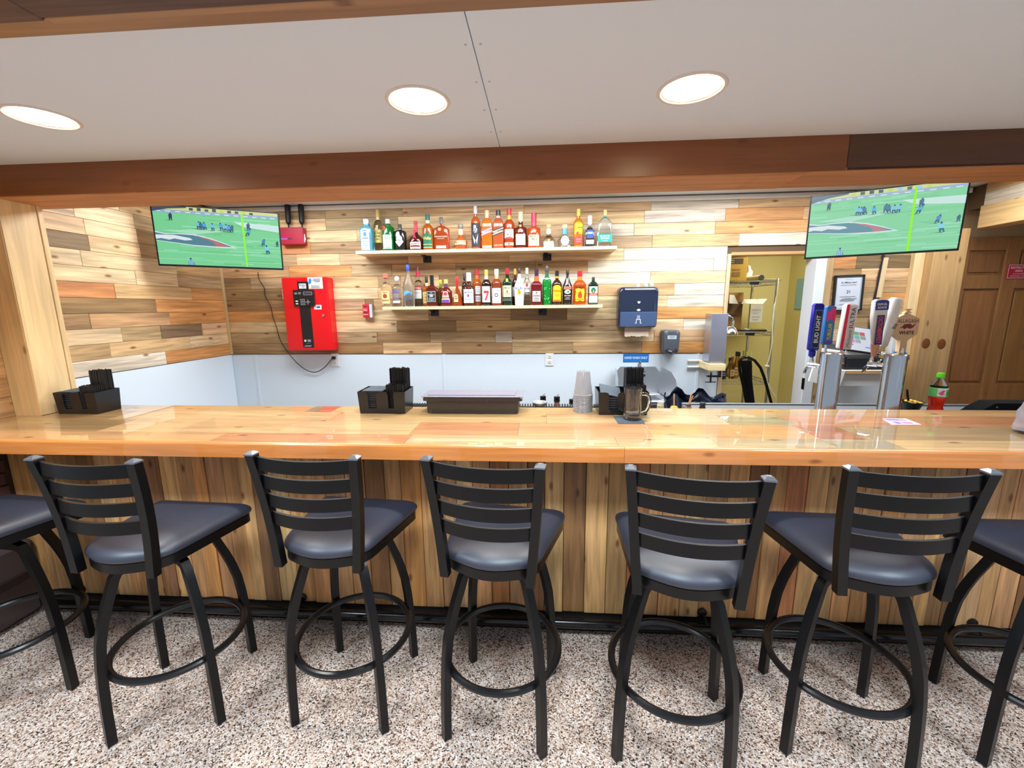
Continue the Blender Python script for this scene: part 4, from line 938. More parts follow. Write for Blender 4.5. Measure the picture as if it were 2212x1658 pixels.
B(1, 1085.6, 1107, 579, 657.8, 'std', (20, 52, 30), (178, 26, 50), 'dark green whiskey bottle with pale yellow label and red cap', LB(('r', -.46, .23, .46, .54, (232, 230, 172)), ('t', 'JAMESON', 0, .47, .06, (70, 90, 50), .8), ('e', 0, .38, .08, .04, (150, 110, 60)), ('l', -.3, .3, (.28, .32), (150, 150, 90)), ('r', -.46, .12, .46, .20, (70, 84, 76)), ('e', 0, .68, .12, .05, (196, 180, 90))))
B(1, 1106, 1120, 580, 658, 'std', (60, 30, 24), (226, 150, 60), 'dark bottle with orange cap hidden behind the white coconut rum', LB(('r', -.46, .25, .46, .5, (230, 228, 230))), {'foil': (.7, (60, 40, 36))}, row=1)
B(1, 1110.7, 1133, 579, 658.8, 'smooth', (240, 244, 250, 'o'), (40, 40, 42), 'white coconut rum bottle with palm tree print and black cap', LB(('t', 'MALIBU', 0, .47, .06, (100, 120, 150), .8), ('e', 0, .36, .2, .055, (250, 190, 50)), ('e', .03, .35, .1, .03, (222, 120, 30)), ('p', [(-.18, .41), (-.05, .43), (.16, .41), (-.02, .40)], (50, 110, 60)), ('l', -.2, .2, (.22, .26), (190, 200, 220))))
B(1, 1131, 1146, 578, 658.5, 'std', (226, 238, 222), (232, 238, 246), 'clear rum bottle with round red emblem behind the coconut rum', LB(('r', -.46, .30, .46, .58, (236, 240, 238)), ('e', 0, .54, .2, .05, (196, 60, 70)), ('t', 'BACARDI', 0, .45, .045, (60, 60, 66), .8), ('r', -.3, .32, .4, .345, K)), row=.8)
B(1, 1147, 1171, 580, 657.6, 'disa', (110, 26, 30), (48, 34, 60), 'square dark red almond liqueur bottle with grey label', LB(('r', -.36, .10, .36, .39, (186, 180, 176)), ('t', 'DISARONNO', 0, .26, .04, (90, 70, 66), .6), ('e', 0, .34, .06, .025, (120, 100, 96)), ('l', -.26, .26, (.14, .19), (140, 130, 126))), {'foil': (.66, (222, 96, 60))})
B(1, 1171.5, 1191, 573.7, 657.4, 'std', (20, 150, 50), (60, 60, 64), 'bright green melon liqueur bottle on lower shelf', LB(*[('e', random.uniform(-.3, .3), random.uniform(.06, .45), .05, .01, (110, 220, 130)) for _ in range(16)], ('r', -.4, .66, .4, .69, (190, 220, 210))), {'foil': (.74, (60, 90, 76))})
B(1, 1192.2, 1213.5, 584, 657, 'std', (44, 22, 14, 'o'), (34, 30, 30), 'dark coffee liqueur bottle with yellow arched label', LB(('r', -.44, .10, .44, .50, (250, 200, 30)), ('e', 0, .50, .44, .08, (250, 200, 30)), ('t', 'Kahlua', 0, .42, .07, (206, 60, 30), .76), ('l', -.2, .2, (.26, .3), (200, 120, 20)), ('r', -.34, .11, .34, .15, (226, 90, 30))), {'foil': (.78, (226, 150, 40))})
B(1, 1214.4, 1236.5, 581.4, 656.6, 'smooth', (30, 22, 22, 'o'), (30, 28, 28), 'dark Irish cream bottle with salmon banner on lower shelf', LB(('p', [(-.42, .44), (.42, .44), (.38, .52), (-.38, .52)], (226, 150, 120)), ('t', 'BAILEYS', 0, .48, .05, (120, 50, 40), .66), ('e', 0, .37, .3, .06, (214, 220, 206)), ('e', .05, .37, .12, .03, (90, 130, 70)), ('t', 'IRISH CREAM', 0, .26, .03, (222, 222, 216), .6), ('l', -.26, .26, (.16, .2), (190, 190, 186))))
B(1, 1237.8, 1265.8, 584.5, 656.2, 'std', (214, 84, 22), (214, 34, 50), 'broad orange cinnamon whisky bottle with ragged yellow label', LB(('p', [(-.34, .12), (-.2, .10), (0, .13), (.2, .10), (.36, .12), (.33, .25), (.38, .36), (.33, .48), (.1, .46), (-.12, .49), (-.36, .47), (-.32, .36), (-.37, .24)], (250, 196, 40)), ('t', 'FIREBALL', 0, .52, .06, (90, 40, 20), .8), ('p', [(-.12, .2), (.12, .2), (.16, .3), (.08, .36), (.05, .44), (-.04, .36), (-.1, .4), (-.16, .28)], (222, 70, 30)), ('t', 'CINNAMON WHISKY', 0, .16, .025, (90, 40, 20), .6)), {'foil': (.72, (226, 130, 60))})
B(1, 1270, 1291.6, 598, 655.6, 'jager', (24, 40, 26, 'o'), (50, 60, 40), 'squared dark green herbal liqueur bottle at the right end of the lower shelf', LB(('r', -.42, .07, .42, .66, (206, 222, 206)), ('r', -.38, .08, .38, .65, (240, 244, 240)), ('e', 0, .52, .24, .1, (40, 110, 70)), ('p', [(-.1, .56), (-.04, .48), (0, .54), (.04, .48), (.1, .56), (.02, .44), (-.02, .44)], (230, 236, 226)), ('r', -.42, .33, .42, .42, (226, 74, 40)), ('t', 'Jagermeister', 0, .375, .045, (250, 240, 230), .7), ('l', -.2, .2, (.18, .22), (170, 190, 176))))

# ------------------------------------------------------------------ things on the bar
NAPK = mat('black_paper_napkin', (30, 32, 36), .8)
SLATE = mat('dark_blue_grey_paper', (66, 80, 92), .7)
STRAW = mat('black_straw', (16, 16, 18), .35)
CADM = mat('glossy_black_caddy', (24, 22, 22), .22)


def caddy(x0, x1, y0, y1, label, lean=0):
    c = ((x0 + x1) / 2, (y0 + y1) / 2, ZB); og = c; z1 = ZB + .115; f = .006; th = .003
    t = thing('napkin_caddy', label, 'caddy', c, 'napkin caddies on the bar')
    fw = (x1 - x0); slot = lambda s0, s1: [(s0 - .014, .115), (s0 - .004, .111), (s0, .10), (s0, .028), (s1, .028), (s1, .10), (s1 + .004, .111), (s1 + .014, .115)]
    poly = [(0, 0), (fw, 0), (fw + f, .115)] + slot(fw * .64, fw * .76)[::-1] + slot(fw * .2, fw * .38)[::-1] + [(-f, .115)]
    MB().prism(poly, (x0, y0, ZB + .0005), (1, 0, 0), Vector((0, -.05, 1)).normalized(), (0, 1, 0), th).build('front_wall', CADM, t, origin=og, smooth=0)
    b_ = MB().bx((x0, y0, ZB + .0005), (x1, y1, ZB + .004))
    for xa, sg in ((x0, -1), (x1, 1)):
        b_.prism([(0, 0), (y1 - y0, 0), (y1 - y0 + .004, .118), (-.006, .115)], (xa, y0, ZB + .0005), (0, 1, 0), Vector((sg * .05, 0, 1)), (-sg, 0, 0), th)
    b_.prism([(0, 0), (fw, 0), (fw + f, .118), (-f, .118)], (x0, y1 - th, ZB + .0005), (1, 0, 0), (0, .03, 1), (0, 1, 0), th)
    b_.bx((x0 + fw * .55, y0 + .004, ZB + .004), (x0 + fw * .55 + th, y1 - .004, ZB + .10)).bx((x0 + fw * .56, (y0 + y1) / 2, ZB + .004), (x1 - .003, (y0 + y1) / 2 + th, ZB + .10))
    b_.build('box', CADM, t, origin=og, smooth=0)
    n = thing('napkin_stack', 'black paper napkins stacked inside the ' + label, 'napkins', (x0 + fw * .28, (y0 + y1) / 2, ZB + .0045))
    ng = (x0 + fw * .28, (y0 + y1) / 2, ZB + .0045); nb = MB()
    for i in range(9 if not lean else 7): nb.box((x0 + fw * .28 + random.uniform(-.002, .002), (y0 + y1) / 2 + random.uniform(-.002, .002), ZB + .0105 + i * .0118), (fw * .47, (y1 - y0) * .88, .0106), None, .003)
    nb.build('folded_napkins', NAPK, n, origin=ng)
    if lean: MB().box((0, 0, 0), (fw * .46, .11, .006), Matrix.Translation((x0 + fw * .26, (y0 + y1) / 2 - .01, ZB + .112)) @ Matrix.Rotation(R(12), 4, 'Y') @ Matrix.Rotation(R(16), 4, 'X'), .002).build('top_napkin', SLATE, n, origin=ng)
    else: MB().box((x0 + fw * .28, (y0 + y1) / 2, ZB + .116), (fw * .47, (y1 - y0) * .88, .006), None, .002).build('top_napkin', SLATE, n, origin=ng)
    for nm, ya, yb_, ht, cnt in (('short', y0 + .009, (y0 + y1) / 2 - .006, .148, 50), ('tall', (y0 + y1) / 2 + .008, y1 - .010, .222, 60)):
        sb = MB()
        nx, ny = 13, 6 if nm == 'short' else 7
        for i in range(nx * ny):
            xx = x0 + fw * .60 + (x1 - .011 - x0 - fw * .60) * ((i % nx) + random.uniform(-.2, .2)) / (nx - 1); yy = ya + (yb_ - ya) * (i // nx) / (ny - 1); hh = ht + random.uniform(-.004, .004); sb.tube([(xx, yy, ZB + .0045), (xx + random.uniform(0, .003), yy + random.uniform(-.001, .001), ZB + hh)], .0031, 5)
        o = sb.build('straw_bundle', STRAW, None, smooth=50)
        o['kind'] = 'stuff'; tag(o, nm + ' black straws standing in the ' + label, 'straws', None, 'stuff')
    return t


caddy(-2.548, -2.325, 2.022, 2.148, 'black caddy by the left wooden column')
caddy(-.932, -.696, 2.078, 2.214, 'black caddy beside the long grey tray')
caddy(.286, .520, 2.083, 2.222, 'black caddy behind the glass mug', 1)

tx0, tx1 = -.583, -.118
t = thing('condiment_tray', 'long dark grey tray with a pale lid on the bar', 'tray', ((tx0 + tx1) / 2, 2.16, ZB)); og = ((tx0 + tx1) / 2, 2.16, ZB)
MB().lathe([(.232, .0005), (.236, .006), (.2385, .066), (.2545, .067), (.2545, .087), (.251, .0875)], og, 40, 14, .32).build('tray_body', mat('smoky_black_plastic', (44, 42, 42), .2), t, origin=og)
LID = glass('clear_lilac_lid', (222, 220, 240), .12, .55)
lm = MB().box((og[0], og[1], ZB + .0905), (.518, .170, .0045), None, .002).box((og[0] - .005, og[1], ZB + .0955), (.45, .125, .005), None, .002)
lm.build('lid', LID, t, origin=og)
for sx in (-1, 1): MB().tube([(og[0] + sx * .250, 2.082, ZB + .082), (og[0] + sx * .250, 2.082, ZB + .095)], .004, 8).build('hinge_pin', STEEL, t, origin=og)

# clear cups, upside down in a stack
cupm = glass('smoke_clear_cup', (238, 240, 248), .15, .62)
cx, cy_ = .214, 2.172
cup = thing('plastic_cup', 'clear plastic cup in the upturned stack on the bar', 'cup', (cx, cy_, ZB), 'upturned clear cups in one stack')
MB().lathe([(.0485, .0008), (.0505, .0022), (.0490, .0045), (.0470, .005), (.0330, .119), (.0315, .121), (.003, .121), (.003, .1198), (.0308, .1198), (.0322, .118), (.0460, .004)], (0, 0, 0), 24, closed=False).build('cup_body', cupm, cup, smooth=50)
for i in range(1, 14):
    o = copy_tree(cup); o.location.z = ZB + i * .0066

# glass mug on a napkin
mx_, my_ = P(1361, 900, 'Z', ZB).x, 2.003
q = [P(x, y, 'Z', ZB) for x, y in ((1325, 899.5), (1383, 899.5), (1393, 915), (1335, 915))]
nk = MB().prism([(p.x, p.y) for p in q], (0, 0, ZB + .0004), (1, 0, 0), (0, 1, 0), (0, 0, 1), .002).build('cocktail_napkin', SLATE)
tag(nk, 'square dark blue grey napkin under the beer mug', 'napkin')
t = thing('beer_mug', 'empty clear glass beer mug with a handle', 'mug', (mx_, my_, ZB + .0026)); g = (mx_, my_, ZB + .0026)
GL = glass('clear_glass', (250, 252, 252), .0, 1.0, 1.48)
hM = .152
MB().lathe([(.002, .004), (.036, .0), (.0405, .003), (.0415, .012), (.041, .022), (.0405, .120), (.0415, .135), (.0425, .15), (.0415, .1525), (.0395, .150), (.0365, .12), (.035, .034), (.028, .024), (.002, .022)], g, 20, 2.0).build('mug_body', GL, t, origin=g, smooth=12)
MB().tube([(mx_ + .039, my_, g[2] + .122), (mx_ + .058, my_, g[2] + .122), (mx_ + .074, my_, g[2] + .112), (mx_ + .079, my_, g[2] + .09), (mx_ + .076, my_, g[2] + .06), (mx_ + .064, my_, g[2] + .036), (mx_ + .039, my_, g[2] + .026)], [.008, .0075, .008, .008, .008, .0075, .008], 10).build('handle', GL, t, origin=g, smooth=60)

# flyer card, clear bag at the far right
q = [P(x, y, 'Z', ZB) for x, y in ((1906, 904), (1956, 904), (1990, 917), (1926, 917))]
cdm = MB().prism([(p.x, p.y) for p in q], (0, 0, ZB + .0003), (1, 0, 0), (0, 1, 0), (0, 0, 1), .0012).build('flyer_card', mat('white_card', (236, 234, 244), .4))
tag(cdm, 'small white and violet card lying on the bar', 'card')
p = Print(); du = q[1] - q[0]; w_ = du.length; d_ = (q[0] - q[3]).length
for a in ((-.4, .1, .1, .4, (150, 120, 210)), (-.1, -.35, .3, -.1, (206, 120, 170)), (.1, .1, .42, .38, (170, 150, 226)), (-.42, -.36, -.2, -.1, (120, 110, 190))): p.rect(a[0] * w_, a[1] * d_, a[2] * w_, a[3] * d_, a[4])
p.build('card_print', cdm, sum(q, Vector()) / 4 + Vector((0, 0, .0015)), (1, 0, 0), (0, 1, 0), (0, 0, 1), base=.0002)
rnd = random.Random(3)


def crumple(fn, nu, nv, amp, seed):
    from mathutils import noise
    def g2(u, v):
        p_ = Vector(fn(u, v)); k_ = noise.noise_vector(p_ * 14 + Vector((seed, 0, 0))) + .5 * noise.noise_vector(p_ * 34)
        return p_ + k_ * amp
    return MB().grid(g2, nu, nv)


bgx, bgy = 2.085, 1.82
bag = crumple(lambda u, v: (bgx + (.125 + .0 * v) * (1 - .75 * v ** 1.8) * math.cos(2 * PI * u), bgy + .10 * (1 - .75 * v ** 1.8) * math.sin(2 * PI * u), ZB + .014 + .25 * v), 44, 24, .012, 5)
o = bag.build('clear_bag', glass('thin_clear_bag', (226, 226, 244), .22, .72, 1.12), None, smooth=80)
tag(o, 'crumpled clear plastic bag at the right end of the bar', 'bag')

# behind the bar edge: bottles with pourers, small jars
def rail_bottle(px, py, label, gl, cap):
    q = P(px, py, 'Y', 2.43); h = q.z - .8155
    t = thing('well_bottle', label, 'bottle', (q.x, 2.43, .8155), 'bottles with pourers behind the bar')
    MB().lathe([(.034, 0), (.037, .006), (.037, h * .55), (.03, h * .66), (.015, h * .78), (.0145, h * .86)], (0, 0, 0), 20).build('bottle_body', glass('well_glass_%d' % gl[0], gl, .05), t)
    MB().lathe([(.017, h * .83), (.018, h * .85), (.018, h * .885), (.014, h * .89), (.0175, h * .90), (.0175, h * .94), (.009, h * .945)], (0, 0, 0), 16).build('pourer_collar', cap, t)
    MB().tube([(0, 0, h * .94), (.001, 0, h * .96), (.010, 0, h * 1.0)], .0048, 8).build('pour_spout', mat('pale_spout', (196, 204, 214), .3), t)


rail_bottle(1173, 849, 'bottle with pouring spout standing beside the steel shaker cup', (230, 236, 236), BLACKP)
rail_bottle(1203, 850, 'bottle with pouring spout and pinkish neck behind the bar mat', (206, 110, 90), BLACKP)
rail_bottle(1236, 856, 'bottle with pouring spout just left of the cup stack', (225, 230, 226), BLACKP)
q = P(1166, 868, 'Y', 2.40)
t = thing('shaker_cup', 'round steel cup seen over the bar edge near pour bottles', 'cup', (q.x, 2.292, 1.0665)); g = (q.x, 2.292, 1.0665)
zt = P(1166, 868, 'Y', 2.292).z
MB().lathe([(.03, 0), (.036, .001), (.042, zt - 1.0665), (.044, zt - 1.0655), (.04, zt - 1.0665), (.034, .004)], (0, 0, 0), 24).build('cup_body', STEEL, t)
jx = [(1425, 864, .018, (226, 214, 170), (240, 240, 240), 'small clear bottle with white cap behind the bar edge'), (1454, 872, .02, (230, 190, 70), None, 'small yellow jar with wooden picks behind the bar edge'), (1484, 870, .018, (150, 110, 100), (90, 80, 90), 'small dark jar holding wooden sticks behind the bar edge'), (1515, 867, .017, (40, 40, 44), (40, 44, 52), 'small black jar near the dark rubbish bag')]
for px, py, r, c, cc, lb in jx:
    q = P(px, py, 'Y', 2.32); zb = 1.0275; h = q.z - zb
    if q.x > .83: zb = 1.0005; h = q.z - zb
    t = thing('small_jar', lb, 'jar', (q.x, 2.30, zb), 'small jars behind the bar edge')
    MB().lathe([(r * .9, 0), (r, .003), (r, h * .66), (r * .8, h * .74), (r * .8, h * .8)], (0, 0, 0), 18).build('jar_body', mat('jar_%d' % c[0], c, .2), t)
    if cc: MB().lathe([(r * .85, h * .78), (r * .9, h * .8), (r * .9, h * .99), (r * .8, h)], (0, 0, 0), 18).build('lid', mat('lid_%d' % cc[0], cc, .4), t)
    if px in (1454, 1484):
        for dx, hx in ((.012, .05), (.022, .045)) if px == 1484 else ((-.004, .06),): MB().tube([(0, 0, h * .6), (dx, 0, h + hx)], .0035, 6).build('stick', mat('pale_stick', (210, 160, 110), .6), t)

# wall-hung hand sink, bin with bag
sx0, sx1, szt = P(1330, 795, 'Y', 3.49).x, P(1427, 795, 'Y', 3.49).x, P(1380, 792, 'Y', 3.49).z
t = thing('hand_sink', 'stainless wall hung hand sink with splash guards under the blue sign', 'sink', ((sx0 + sx1) / 2, 3.48, .88)); g = ((sx0 + sx1) / 2, 3.48, .88)
MB().prism([(sx0, .80), (sx1, .80), (sx1, szt - .05), (sx1 - .04, szt), (sx0 + .04, szt), (sx0, szt - .05)], (0, YB - .0095, 0), (1, 0, 0), (0, 0, 1), (0, -1, 0), .012).build('backsplash', STEEL, t, origin=g)
for xx, sg in ((sx0, -1), (sx1, 1)):
    MB().prism([(0, .80), (.34, .80), (.34, szt - .13), (.31, szt - .05), (.22, szt - .01), (.02, szt), (0, szt)], (xx + sg * .0, YB - .022, 0), (sg * .1, -1, 0), (0, 0, 1), (sg, 0, 0), .004).build('side_splash', STEEL, t, origin=g)
bs = MB(); bx0, bx1, by0, by1 = sx0 + .006, sx1 - .006, 3.17, YB - .024
bs.bx((bx0, by0, .87), (bx1, by0 + .05, .90), .006).bx((bx0, by1 - .07, .87), (bx1, by1, .90), .006).bx((bx0, by0 + .05, .87), (bx0 + .05, by1 - .07, .90), .006).bx((bx1 - .05, by0 + .05, .87), (bx1, by1 - .07, .90), .006)
bs.bx((bx0 + .045, by0 + .045, .74), (bx1 - .045, by1 - .065, .745)).bx((bx0 + .045, by0 + .045, .745), (bx0 + .05, by1 - .065, .872)).bx((bx1 - .05, by0 + .045, .745), (bx1 - .045, by1 - .065, .872)).bx((bx0 + .05, by0 + .045, .745), (bx1 - .05, by0 + .05, .872)).bx((bx0 + .05, by1 - .07, .745), (bx1 - .05, by1 - .065, .872))
bs.build('basin', STEEL, t, origin=g)
fx = P(1376, 800, 'Y', 3.45).x; fz = szt - .06
fa = MB().tube([(fx, YB - .03, fz), (fx, 3.44, fz), (fx, 3.42, fz + .03), (fx, 3.40, fz + .10), (fx, 3.37, fz + .115), (fx, 3.34, fz + .10), (fx, 3.335, fz + .07)], .009, 10).tube([(fx - .06, YB - .03, fz), (fx + .06, YB - .03, fz)], .012, 10)
for sg in (-1, 1): fa.tube([(fx + sg * .055, YB - .03, fz), (fx + sg * .055, 3.44, fz)], .012, 10).tube([(fx + sg * .055, 3.44, fz), (fx + sg * .06, 3.435, fz + .045)], .006, 8)
fa.build('faucet', CHROME, t, origin=g)
sgn = MB().bx((P(1346, 764, 'Y', YB).x, YB - .011, P(1346, 781, 'Y', YB).z), (P(1401, 764, 'Y', YB).x, YB - .0085, P(1380, 763.5, 'Y', YB).z)).build('hand_wash_sign', mat('sign_blue', (36, 124, 214), .4))
tag(sgn, 'small blue sign with white letters above the hand sink', 'sign')
p = Print(); p.text('HAND WASH ONLY', 0, 0, .021, (240, 246, 252), fit=.185, bold=True)
c0 = (P(1346, 772, 'Y', YB) + P(1401, 772, 'Y', YB)) / 2
p.build('sign_print', sgn, (c0.x, YB - .011, c0.z), (1, 0, 0), (0, 0, 1), (0, -1, 0))
q = P(1500, 862, 'Y', 2.95); zt = P(1500, 848, 'Y', 2.95).z
t = thing('rubbish_bin', 'bin lined with a crumpled dark blue black bag by the store room door', 'bin', (q.x, 2.95, 0)); g = (q.x, 2.95, 0)
MB().lathe([(.17, 0), (.20, .70), (.21, .71), (.195, .70), (.165, .01)], (0, 0, 0), 28, 4).build('bin_body', mat('grey_bin', (70, 72, 76), .5), t)
bgm = crumple(lambda u, v: (.24 * math.cos(2 * PI * u) * (1 - .3 * v + .55 * (v > .72) * (v - .72)), .22 * math.sin(2 * PI * u) * (1 - .35 * v), .60 + (zt - .62) * (v + .06 * math.sin(7 * u * 2 * PI) * v)), 60, 26, .022, 9)
bgm.build('bin_bag', mat('dark_bag', (30, 38, 56), .22), t, smooth=25)

# dispensers on the wall
q0, q1 = P(1336, 622, 'Y', 3.4), P(1421, 708, 'Y', 3.4); x0, x1, zl, zh = q0.x, q1.x, q1.z, P(1380, 618, 'Y', 3.4).z
cxx, czz = (x0 + x1) / 2, (zl + zh) / 2
t = thing('towel_dispenser', 'dark smoky paper towel dispenser with a towel hanging out', 'dispenser', (cxx, YB - .03, zl)); g = (cxx, YB - .03, zl)
ow = outline([(x1 - cxx, zh - czz, .045), (x0 - cxx, zh - czz, .045), (x0 - cxx + .004, zl - czz, .03), (x1 - cxx - .004, zl - czz, .03)])
def plate(mb, ol, y0, levels, cx=cxx, cz=czz):
    n = len(ol); vs = []
    for dy, sc in levels: vs += [(cx + a * sc, y0 - dy, cz + b_ * sc) for a, b_ in ol]
    fs = [(i * n + k, i * n + (k + 1) % n, (i + 1) * n + (k + 1) % n, (i + 1) * n + k) for i in range(len(levels) - 1) for k in range(n)]
    return mb.add(vs, fs + [list(range(n - 1, -1, -1)), [(len(levels) - 1) * n + k for k in range(n)]])
plate(MB(), ow, YB - .016, [(0, .97), (.03, .98)]).build('back_plate', mat('grey_back', (120, 128, 136), .4), t, origin=g)
SMOKE = mat('smoky_blue_black', (28, 37, 60), .12, 0, Coat_Weight=.5)
plate(MB(), ow, YB - .047, [(0, 1.0), (.05, .99), (.075, .95), (.085, .88), (.087, .6)]).build('cover', SMOKE, t, origin=g, smooth=50)
MB().bx((x0 + .018, YB - .1365, zl + .015), (x1 - .018, YB - .132, zl + .125), .004).build('lower_window', mat('smoky_blue_grey', (66, 84, 120), .15), t, origin=g)
tw = MB(); nz_ = 14
pts = [(x0 + .062 + (x1 - x0 - .125) * i / nz_, zl - .062 - (.006 if i % 2 else 0) - .003 * math.sin(i)) for i in range(nz_ + 1)]
tw.prism([(x1 - .063, zl + .012), (x0 + .062, zl + .012)] + pts, (0, YB - .10, 0), (1, 0, 0), (0, 0, 1), (0, -1, 0), .0015).build('paper_towel', mat('brown_towel_paper', (214, 194, 174), .9), t, origin=g)
p = Print(); c = (220, 228, 236)
p.poly([(-.012, .045), (.012, .045), (.007, .03), (-.007, .03)], c).ell(0, -.02, .014, .008, c).rect(-.018, -.095, .018, -.090, c).rect(-.018, -.12, -.013, -.09, c).rect(.013, -.12, .018, -.09, c).rect(-.010, -.09, -.007, -.062, c).rect(.007, -.09, .010, -.062, c).rect(-.010, -.065, .010, -.062, c).rect(-.002, -.088, .002, -.070, c).rect(-.026, -.122, -.013, -.118, c).rect(.013, -.122, .026, -.118, c)
p.build('icons', t, (cxx, YB - .1375, czz), (1, 0, 0), (0, 0, 1), (0, -1, 0), origin=g)
bill = MB().box((0, 0, 0), (.066, .0008, .05), Matrix.Translation((P(1402, 612, 'Y', 3.46).x, 3.46, zh + .013)) @ Matrix.Rotation(R(-32), 4, 'Y')).build('banknote', mat('banknote_paper', (206, 206, 178), .8))
tag(bill, 'banknote tucked behind the top of the towel dispenser', 'banknote')
p = Print(); p.rect(-.030, -.022, .030, .022, (150, 156, 124)).rect(-.027, -.019, .027, .019, (206, 206, 178)).ell(0, 0, .010, .014, (140, 148, 116))
Mb = Matrix.Rotation(R(-32), 4, 'Y')
p.build('note_print', bill, (P(1402, 612, 'Y', 3.46).x, 3.4595, zh + .013), Mb @ Vector((1, 0, 0)), Mb @ Vector((0, 0, 1)), (0, -1, 0), base=.0002)
q = P(1379, 612, 'Y', 3.44)
tis = crumple(lambda u, v: (q.x + .014 * math.cos(2 * PI * u) * (1 - v * v * .8), 3.44 + .012 * math.sin(2 * PI * u) * (1 - v * v * .8), zh - .004 + .028 * v), 12, 6, .004, 2).build('tissue', mat('white_tissue', (232, 238, 246), .8))
tag(tis, 'scrap of white tissue on top of the towel dispenser', 'tissue')
q0, q1 = P(1431, 712, 'Y', 3.43), P(1467, 763, 'Y', 3.43); cx2, cz2 = (q0.x + q1.x) / 2, (q0.z + q1.z) / 2; hw, hh = (q1.x - q0.x) / 2, (q0.z - q1.z) / 2
t = thing('soap_dispenser', 'grey soap dispenser on the wall right of the towel dispenser', 'dispenser', (cx2, YB - .03, cz2 - hh)); g = (cx2, YB - .03, cz2 - hh)
ow = outline([(hw, hh, .03), (-hw, hh, .03), (-hw * .9, -hh, .03), (hw * .9, -hh, .03)])
plate(MB(), ow, YB - .015, [(0, .98), (.06, 1.0), (.085, .96), (.098, .86), (.10, .5)], cx2, cz2).build('cover', mat('charcoal_plastic', (76, 82, 90), .3), t, origin=g, smooth=50)
MB().tube([(cx2 - .03, YB - .09, cz2 - hh + .02), (cx2, YB - .118, cz2 - hh + .012), (cx2 + .03, YB - .09, cz2 - hh + .02)], .016, 10).build('push_bar', mat('dark_push_bar', (34, 36, 40), .3), t, origin=g)
p = Print(); p.rect(-.034, .012, .034, .04, (190, 200, 212)).lines(-.026, .026, (.02, .03), .004, (110, 120, 140)); p.build('badge', t, (cx2, YB - .1155, cz2 + .01), (1, 0, 0), (0, 0, 1), (0, -1, 0), origin=g)

# wooden block, steel box and chrome gooseneck beside the doorway
bxx0, bxx1 = 1.262, 1.385; bz0, bz1 = P(1540, 801, 'Y', 3.28).z, P(1540, 786, 'Y', 3.28).z
t = thing('wooden_bracket', 'pale wooden block jutting from the wall beside the doorway', 'bracket', ((bxx0 + bxx1) / 2, 3.4, bz0)); g = ((bxx0 + bxx1) / 2, 3.4, bz0)
MB().bx((bxx0, 3.28, bz0), (bxx1, YB - .0145, bz1), .003).build('block', SMX, t, origin=g, color=(246, 222, 168), smooth=0)
MB().tube([((bxx0 + bxx1) / 2 - .02, 3.34, bz0 - .02), ((bxx0 + bxx1) / 2 - .02, 3.34, bz0 - .10)], .007, 8).tube([((bxx0 + bxx1) / 2 - .06, 3.34, bz0 - .095), ((bxx0 + bxx1) / 2 + .02, 3.34, bz0 - .095)], .004, 6).bx(((bxx0 + bxx1) / 2 - .05, 3.325, bz0 - .055), ((bxx0 + bxx1) / 2 + .05, 3.355, bz0 - .043)).bx(((bxx0 + bxx1) / 2 + .038, 3.325, bz0 - .055), ((bxx0 + bxx1) / 2 + .05, 3.355, bz0)).build('screw_clamp', mat('dark_steel', (80, 82, 86), .4, .9), t, origin=g)
for z in (bz1 - .002, bz0 - .0): MB().tube([(P(1484, 776, 'Y', YB).x, YB - .022, z), (bxx0 + .02, YB - .022, z)], .0085, 10).build('white_bar', WHITE, t, origin=g)
pz1 = P(1546, 677, 'Y', 3.31).z
t = thing('steel_box', 'tall brushed steel box standing on the pale wooden block', 'box', (1.33, 3.38, bz1)); g = (1.33, 3.38, bz1)
MB().bx((1.272, 3.32, bz1 + .0005), (1.393, 3.45, pz1), .003).build('box_body', mat('lilac_steel', (182, 184, 198), .3, .85), t, origin=g)
nk_ = [P(x, y, 'Y', 3.36) for x, y in ((1556, 683), (1572, 681), (1581, 686), (1584, 694), (1582, 706))]
MB().tube([n - Vector(g) for n in [Vector((1.39, 3.36, nk_[0].z))] + nk_[1:]], .0095, 10).build('gooseneck', CHROME, t)
e = nk_[-1]
MB().lathe([(.02, .02), (.03, .012), (.048, -.012), (.056, -.034), (.05, -.036), (.01, -.02)], (e.x - .008 - g[0], e.y - g[1], e.z - g[2] - .016), 24, M=Matrix.Rotation(R(8), 4, 'Y')).build('chrome_head', CHROME, t)

# ------------------------------------------------------------------ fire alarm things on the wall
x0, x1, zl, zh = P(615, 680, 'Y', 3.4).x, P(712, 680, 'Y', 3.4).x, P(670, 757, 'Y', 3.4).z, P(655, 599, 'Y', 3.4).z
t = thing('fire_alarm_cabinet', 'large red fire alarm cabinet with a black keypad strip', 'alarm panel', ((x0 + x1) / 2, YB - .02, zl)); g = ((x0 + x1) / 2, YB - .02, zl)
MB().bx((x0, 3.41, zl), (x1, YB - .0165, zh), .003).build('cabinet', RED, t, origin=g, smooth=0)
MB().bx((x0 + .004, 3.396, zl + .004), (x1 - .004, 3.4095, zh - .006), .004).build('cabinet_door', RED, t, origin=g, smooth=0)
wx = x1 - x0; hz = zh - zl; fx_ = lambda u: x0 + wx * u; fz_ = lambda v: zl + hz * v
MB().bx((fx_(.355), 3.3935, fz_(.045)), (fx_(.60), 3.3958, fz_(.945)), .0008).build('black_strip', mat('panel_black', (22, 24, 28), .35), t, origin=g)
kp = MB().bx((fx_(.255), 3.380, fz_(.615)), (fx_(.72), 3.3933, fz_(.835)), .005).build('keypad', mat('keypad_black', (20, 22, 26), .3), t, origin=g)
p = Print(); p.rect(-.0, .022, .075, .05, (120, 122, 120)).rect(.006, .027, .069, .045, (60, 62, 62))
